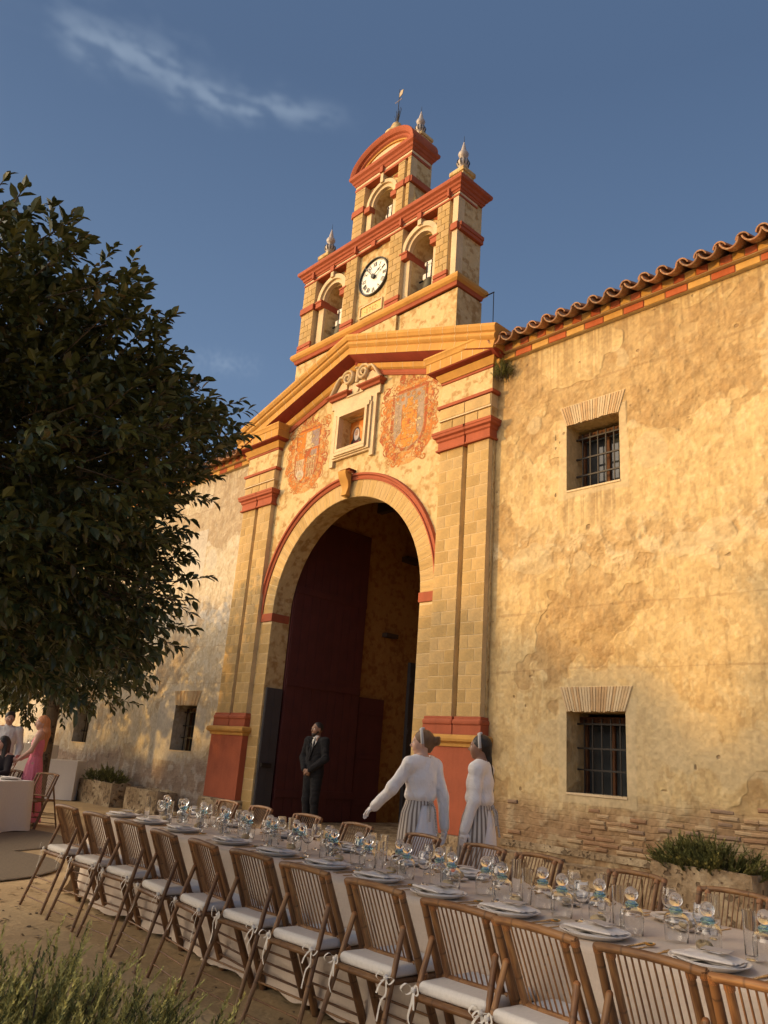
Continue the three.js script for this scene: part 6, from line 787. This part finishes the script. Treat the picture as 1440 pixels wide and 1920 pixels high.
trough('long pitted stone trough with a rosemary shrub, right, against the bare footing', 6.72, .46, 1.12, .46, .61, 3); shrub('rosemary_shrub', 'bushy dark rosemary growing in the stone trough on the right', 6.72, G + .50, .44, .62, .28, .36, 230, 110, .028, .0042, 71, .15);
trough('stone trough with a low dark shrub, by the white service table', -7.4, .32, 1.9, .5, .50, 5); shrub('trough_shrub', 'low dark shrub growing in the left trough by the service table', -7.4, G + .42, .32, .95, .32, .36, 110, 60, .034, .006, 73, .1);
trough('shorter empty stone trough left of the portal pedestal', -5.2, .30, 1.5, .5, .48, 7);
shrub('wall_weed', 'dry weed tuft growing in the corner under the right end of the gable cornice', 3.60, 7.18, .06, .16, .12, .34, 60, 26, .03, .004, 79);
// foreground rosemary
shrub('rosemary_bush', 'feathery rosemary bush in the lower left foreground, sunlit gold painted into its tips', 7.47, G, 7.60, 1.15, .88, .57, 520, 170, .023, .0034, 83, .85);

{ const R = rng(611), st = [], lf = []; for (let i = 0; i < 900; i++) { const x = -4 + R() * 15, z = 0.8 + R() * 8.2, s = .004 + R() * R() * .016, g = new THREE.IcosahedronGeometry(s, 0); g.scale(1, .6, 1.2); g.rotateY(R() * 6); g.translate(x, G + s * .3, z); st.push(g); }
  const q = tag(part('gravel', st, M.trough, scene), 'small loose stones scattered over the yellow sand', 'gravel'); q.userData.kind = 'stuff';
  for (let i = 0; i < 260; i++) { const x = 1 + R() * 7, z = 4.5 + R() * 4, a = R() * 6.28, l = .03 + R() * .04; const g = new THREE.PlaneGeometry(l * .45, l, 2, 3); g.rotateX(-Math.PI / 2 + (R() - .5) * .5); deform(g, (v) => { v.y += v.x * v.x * 12; }); g.rotateY(a); g.translate(x, G + .012, z); lf.push(g); }
  const w = tag(part('fallen_leaves', lf, std({ color: [.16, .10, .04], roughness: .8 }), scene), 'dry brown leaves fallen on the sand under the orange tree', 'leaves'); w.userData.kind = 'stuff'; }
// ---------------------------------------------------------------- trees
const leafMat = [[.050, .062, .020], [.072, .086, .026], [.115, .125, .036], [.15, .12, .05]].map((c) => std({ color: c, roughness: .42 }));
function leafVerts(L, W, fold, droop) { const b = [0, 0, 0], c1 = [0, 0, L * .35], c2 = [0, -droop * .4, L * .7], t = [0, -droop, L], s = (x, w) => [x * W * w, W * fold, 0], l1 = [-W, W * fold, L * .36], l2 = [-W * .82, W * fold - droop * .4, L * .7], r1 = [W, W * fold, L * .36], r2 = [W * .82, W * fold - droop * .4, L * .7]; return [b, c1, l1, c1, l2, l1, c1, c2, l2, c2, t, l2, b, r1, c1, c1, r1, r2, c1, r2, c2, c2, r2, t]; }
const LV = [leafVerts(.095, .022, .35, .012), leafVerts(.080, .021, .2, .022), leafVerts(.105, .025, .5, .006)].map((v) => v.map((p) => V(...p)));
function citrus(name, label, base, crown, clusters, leaves, seed, k, soloTest) {
  const R = rng(seed), t = thing(name, label, 'tree', base), B = V(...base), A = [[], [], [], []], q = new THREE.Quaternion(), m = new THREE.Matrix4(), v = V(), C = V(...crown.c), solo = [], limbs = [];
  const tr = pipe([[0, -.1, 0], [.04, crown.c[1] * .3, .03], [-.03 + crown.c[0] * .3, crown.c[1] * .62, crown.c[2] * .3], [crown.c[0] * .6, crown.c[1] * .85, crown.c[2] * .6]], crown.t, 20, 9); deform(tr, (p) => { const f = clamp(p.y / crown.c[1]); const ax = [.04 * f, p.y, .03 * f]; p.x = ax[0] + (p.x - ax[0]) * (1.15 - .45 * f); p.z = ax[2] + (p.z - ax[2]) * (1.15 - .45 * f); }); part('trunk', boxUV(tr), M.bark ??= std({ ...TR, bumpScale: .02, color: [.30, .26, .22] }), t);
  const basis = (d, roll) => { const up = Math.abs(d.y) > .95 ? V(1, 0, 0) : V(0, 1, 0), x = V().crossVectors(up, d).normalize(), y = V().crossVectors(d, x); m.makeBasis(x, y, d); q.setFromRotationMatrix(m).multiply(new THREE.Quaternion().setFromAxisAngle(V(0, 0, 1), roll)); };
  for (let i = 0; i < clusters; i++) {
    let d = V(R() * 2 - 1, R() * 2 - 1, R() * 2 - 1); if (d.length() > 1 || d.length() < .05) { i--; continue; } d.normalize(); { const s = (x) => Math.sign(x) * Math.pow(Math.abs(x), .80); d.set(s(d.x), s(d.y), s(d.z)); }
    const lump = fbm((d.x + 2) / 8, (d.y + d.z * .7 + 3) / 8, 26, 26, 3, seed) - .5, rr = Math.cbrt(.10 + .90 * R()) * (1 + lump * crown.lump) , p = C.clone().add(V(d.x * crown.r[0], d.y * crown.r[1], d.z * crown.r[2]).multiplyScalar(rr)); if (p.y + B.y < crown.low + .2 * Math.sin(p.x * 3) + (soloTest ? .052 * Math.hypot(p.x + B.x - 10.6, p.z + B.z - 8.8) : 0)) continue;
    const twig = d.clone().multiplyScalar(.9).add(V((R() - .5) * 1.1, (R() - .35) * .9, (R() - .5) * 1.1)).normalize(), tl = .28 * k * (.6 + R() * .8), out = rr > .82;
    if (i % 3 === 0) limbs.push(tube(p.clone().addScaledVector(twig, -tl * 1.1), p.clone().addScaledVector(twig, tl * .9), .006 * k, .003 * k, 4)); if (i % 46 === 0) limbs.push(pipe([C.clone().multiplyScalar(.62), C.clone().lerp(p, .55).add(V(0, -.15, 0)), p], .022 * k, 8, 5));
    for (let j = 0; j < leaves; j++) {
      const f = j / leaves, a = j * 2.4 + R(), tilt = mix(1.25, .35, f) + (R() - .5) * .5, x = V().crossVectors(twig, V(0, 1, .1)).normalize(), y = V().crossVectors(x, twig), ld = twig.clone().multiplyScalar(Math.cos(tilt)).addScaledVector(x, Math.sin(tilt) * Math.cos(a)).addScaledVector(y, Math.sin(tilt) * Math.sin(a)); ld.y -= .18; ld.normalize(); basis(ld, (R() - .5) * 1.2); const P = p.clone().addScaledVector(twig, tl * (f - .1)), sc = k * (.75 + R() * .55), w = Math.floor(R() * 3);
      if (out && soloTest && solo.length < 260 && soloTest(P.clone().add(B)) && R() < .5) { solo.push([P, q.clone(), sc, w]); continue; }
      const T = A[R() < .03 ? 3 : Math.floor(R() * 2.6)]; for (const lv of LV[w]) { v.copy(lv).multiplyScalar(sc).applyQuaternion(q).add(P); T.push(v.x, v.y, v.z); }
    }
  }
  A.forEach((a, i) => { if (a.length) { const c = part('crown', triGeo(a), leafMat[i], t); c.userData.kind = 'stuff'; } }); const b = part('branches', limbs.map((g) => boxUV(g)), M.bark, t); b.userData.kind = 'stuff';
  const LG = LV.map((l) => triGeo(l.flatMap((p) => [p.x, p.y, p.z]))); for (const [P, Q, s, w] of solo) { const l = part('leaf', LG[w], leafMat[Math.floor(R() * 3)], t); l.position.copy(P); l.quaternion.copy(Q); l.scale.setScalar(s); } return t;
}
const azim = (p) => Math.atan2(10.576 - p.x, 8.8 - p.z) * 57.2958;
citrus('orange_tree', 'big dark orange tree filling the left of the view, branches over the table end', [4.30, G, 8.45], { c: [.06, 2.98, -.24], r: [2.33, 1.70, 2.38], t: .13, lump: .50, low: 1.44 }, 8000, 13, 91, 0.82, (p) => azim(p) < 63.5 && p.y > 1.5);
citrus('orange_tree', 'smaller orange tree with a bare trunk behind the people at the left', [-4.95, G, 2.75], { c: [0, 3.3, 0], r: [1.75, 1.55, 1.55], t: .13, lump: .5, low: 1.9 }, 620, 12, 95, 1.35, null);
citrus('orange_tree', 'orange tree by the left wall, half hidden behind the waiter in white', [-8.7, G, 2.7], { c: [0, 3.25, 0], r: [1.9, 1.6, 1.5], t: .12, lump: .5, low: 1.9 }, 620, 12, 97, 1.35, null);
citrus('orange_tree', 'orange tree by the left wall, farthest from the portal', [-12.1, G, 2.6], { c: [0, 3.2, 0], r: [1.9, 1.55, 1.5], t: .12, lump: .5, low: 1.9 }, 560, 12, 99, 1.35, null);
// the trees across the courtyard, behind the viewer, that put the foot of the facade in shade
function farTree(label, x, z, h, w, seed, low, n = 1800) {
  const R = rng(seed), t = thing('courtyard_tree', label, 'tree', [x, G, z]); part('trunk', tube(V(0, 0, 0), V(0, h * .6, 0), .2, .1, 8), M.bark, t); const A = [];
  for (let i = 0; i < n; i++) { let d = V(R() * 2 - 1, R() * 2 - 1, R() * 2 - 1); if (d.length() > 1) { i--; continue; } const c = V(d.x * w, low + (h - low) * (.5 + .5 * d.y), d.z * w * .6), a = V(R() - .5, R() - .5, R() - .5).normalize().multiplyScalar(.30), b = V(R() - .5, R() - .5, R() - .5).normalize().multiplyScalar(.30); A.push(c.x, c.y, c.z, c.x + a.x, c.y + a.y, c.z + a.z, c.x + b.x, c.y + b.y, c.z + b.z, c.x + a.x, c.y + a.y, c.z + a.z, c.x + a.x + b.x, c.y + a.y + b.y, c.z + a.z + b.z, c.x + b.x, c.y + b.y, c.z + b.z); }
  const c = part('crown', triGeo(A), leafMat[1], t); c.userData.kind = 'stuff'; return t;
}
[[-33, 4.0, 3.2], [-28.4, 4.1, 3], [-24, 4.0, 2.9], [-20.2, 4.1, 2.5], [-16.3, 6.7, 2.3], [-13.4, 6.3, 2.3], [-10.6, 5.3, 1.9], [-8.6, 4.2, 1.5]].forEach(([x, h, w], i) => farTree(ORD[i] + ' shade tree of the row across the courtyard, counted from the left', x, 20 + (i % 2) * .8, h, w, 500 + i, .2));
farTree('tall dense shade tree across the courtyard, right of the row', -5.6, 20, 8.6, 2.7, 521, .2, 2000); farTree('low round shade tree across the courtyard, right of the tallest one', -3.75, 20.6, 3.5, 1.7, 527, -.6, 1500); farTree('tall slim shade tree across the courtyard, beside the tallest one', -7.0, 19.2, 5.2, 1.3, 523, .2);
renderer.render(scene, camera);
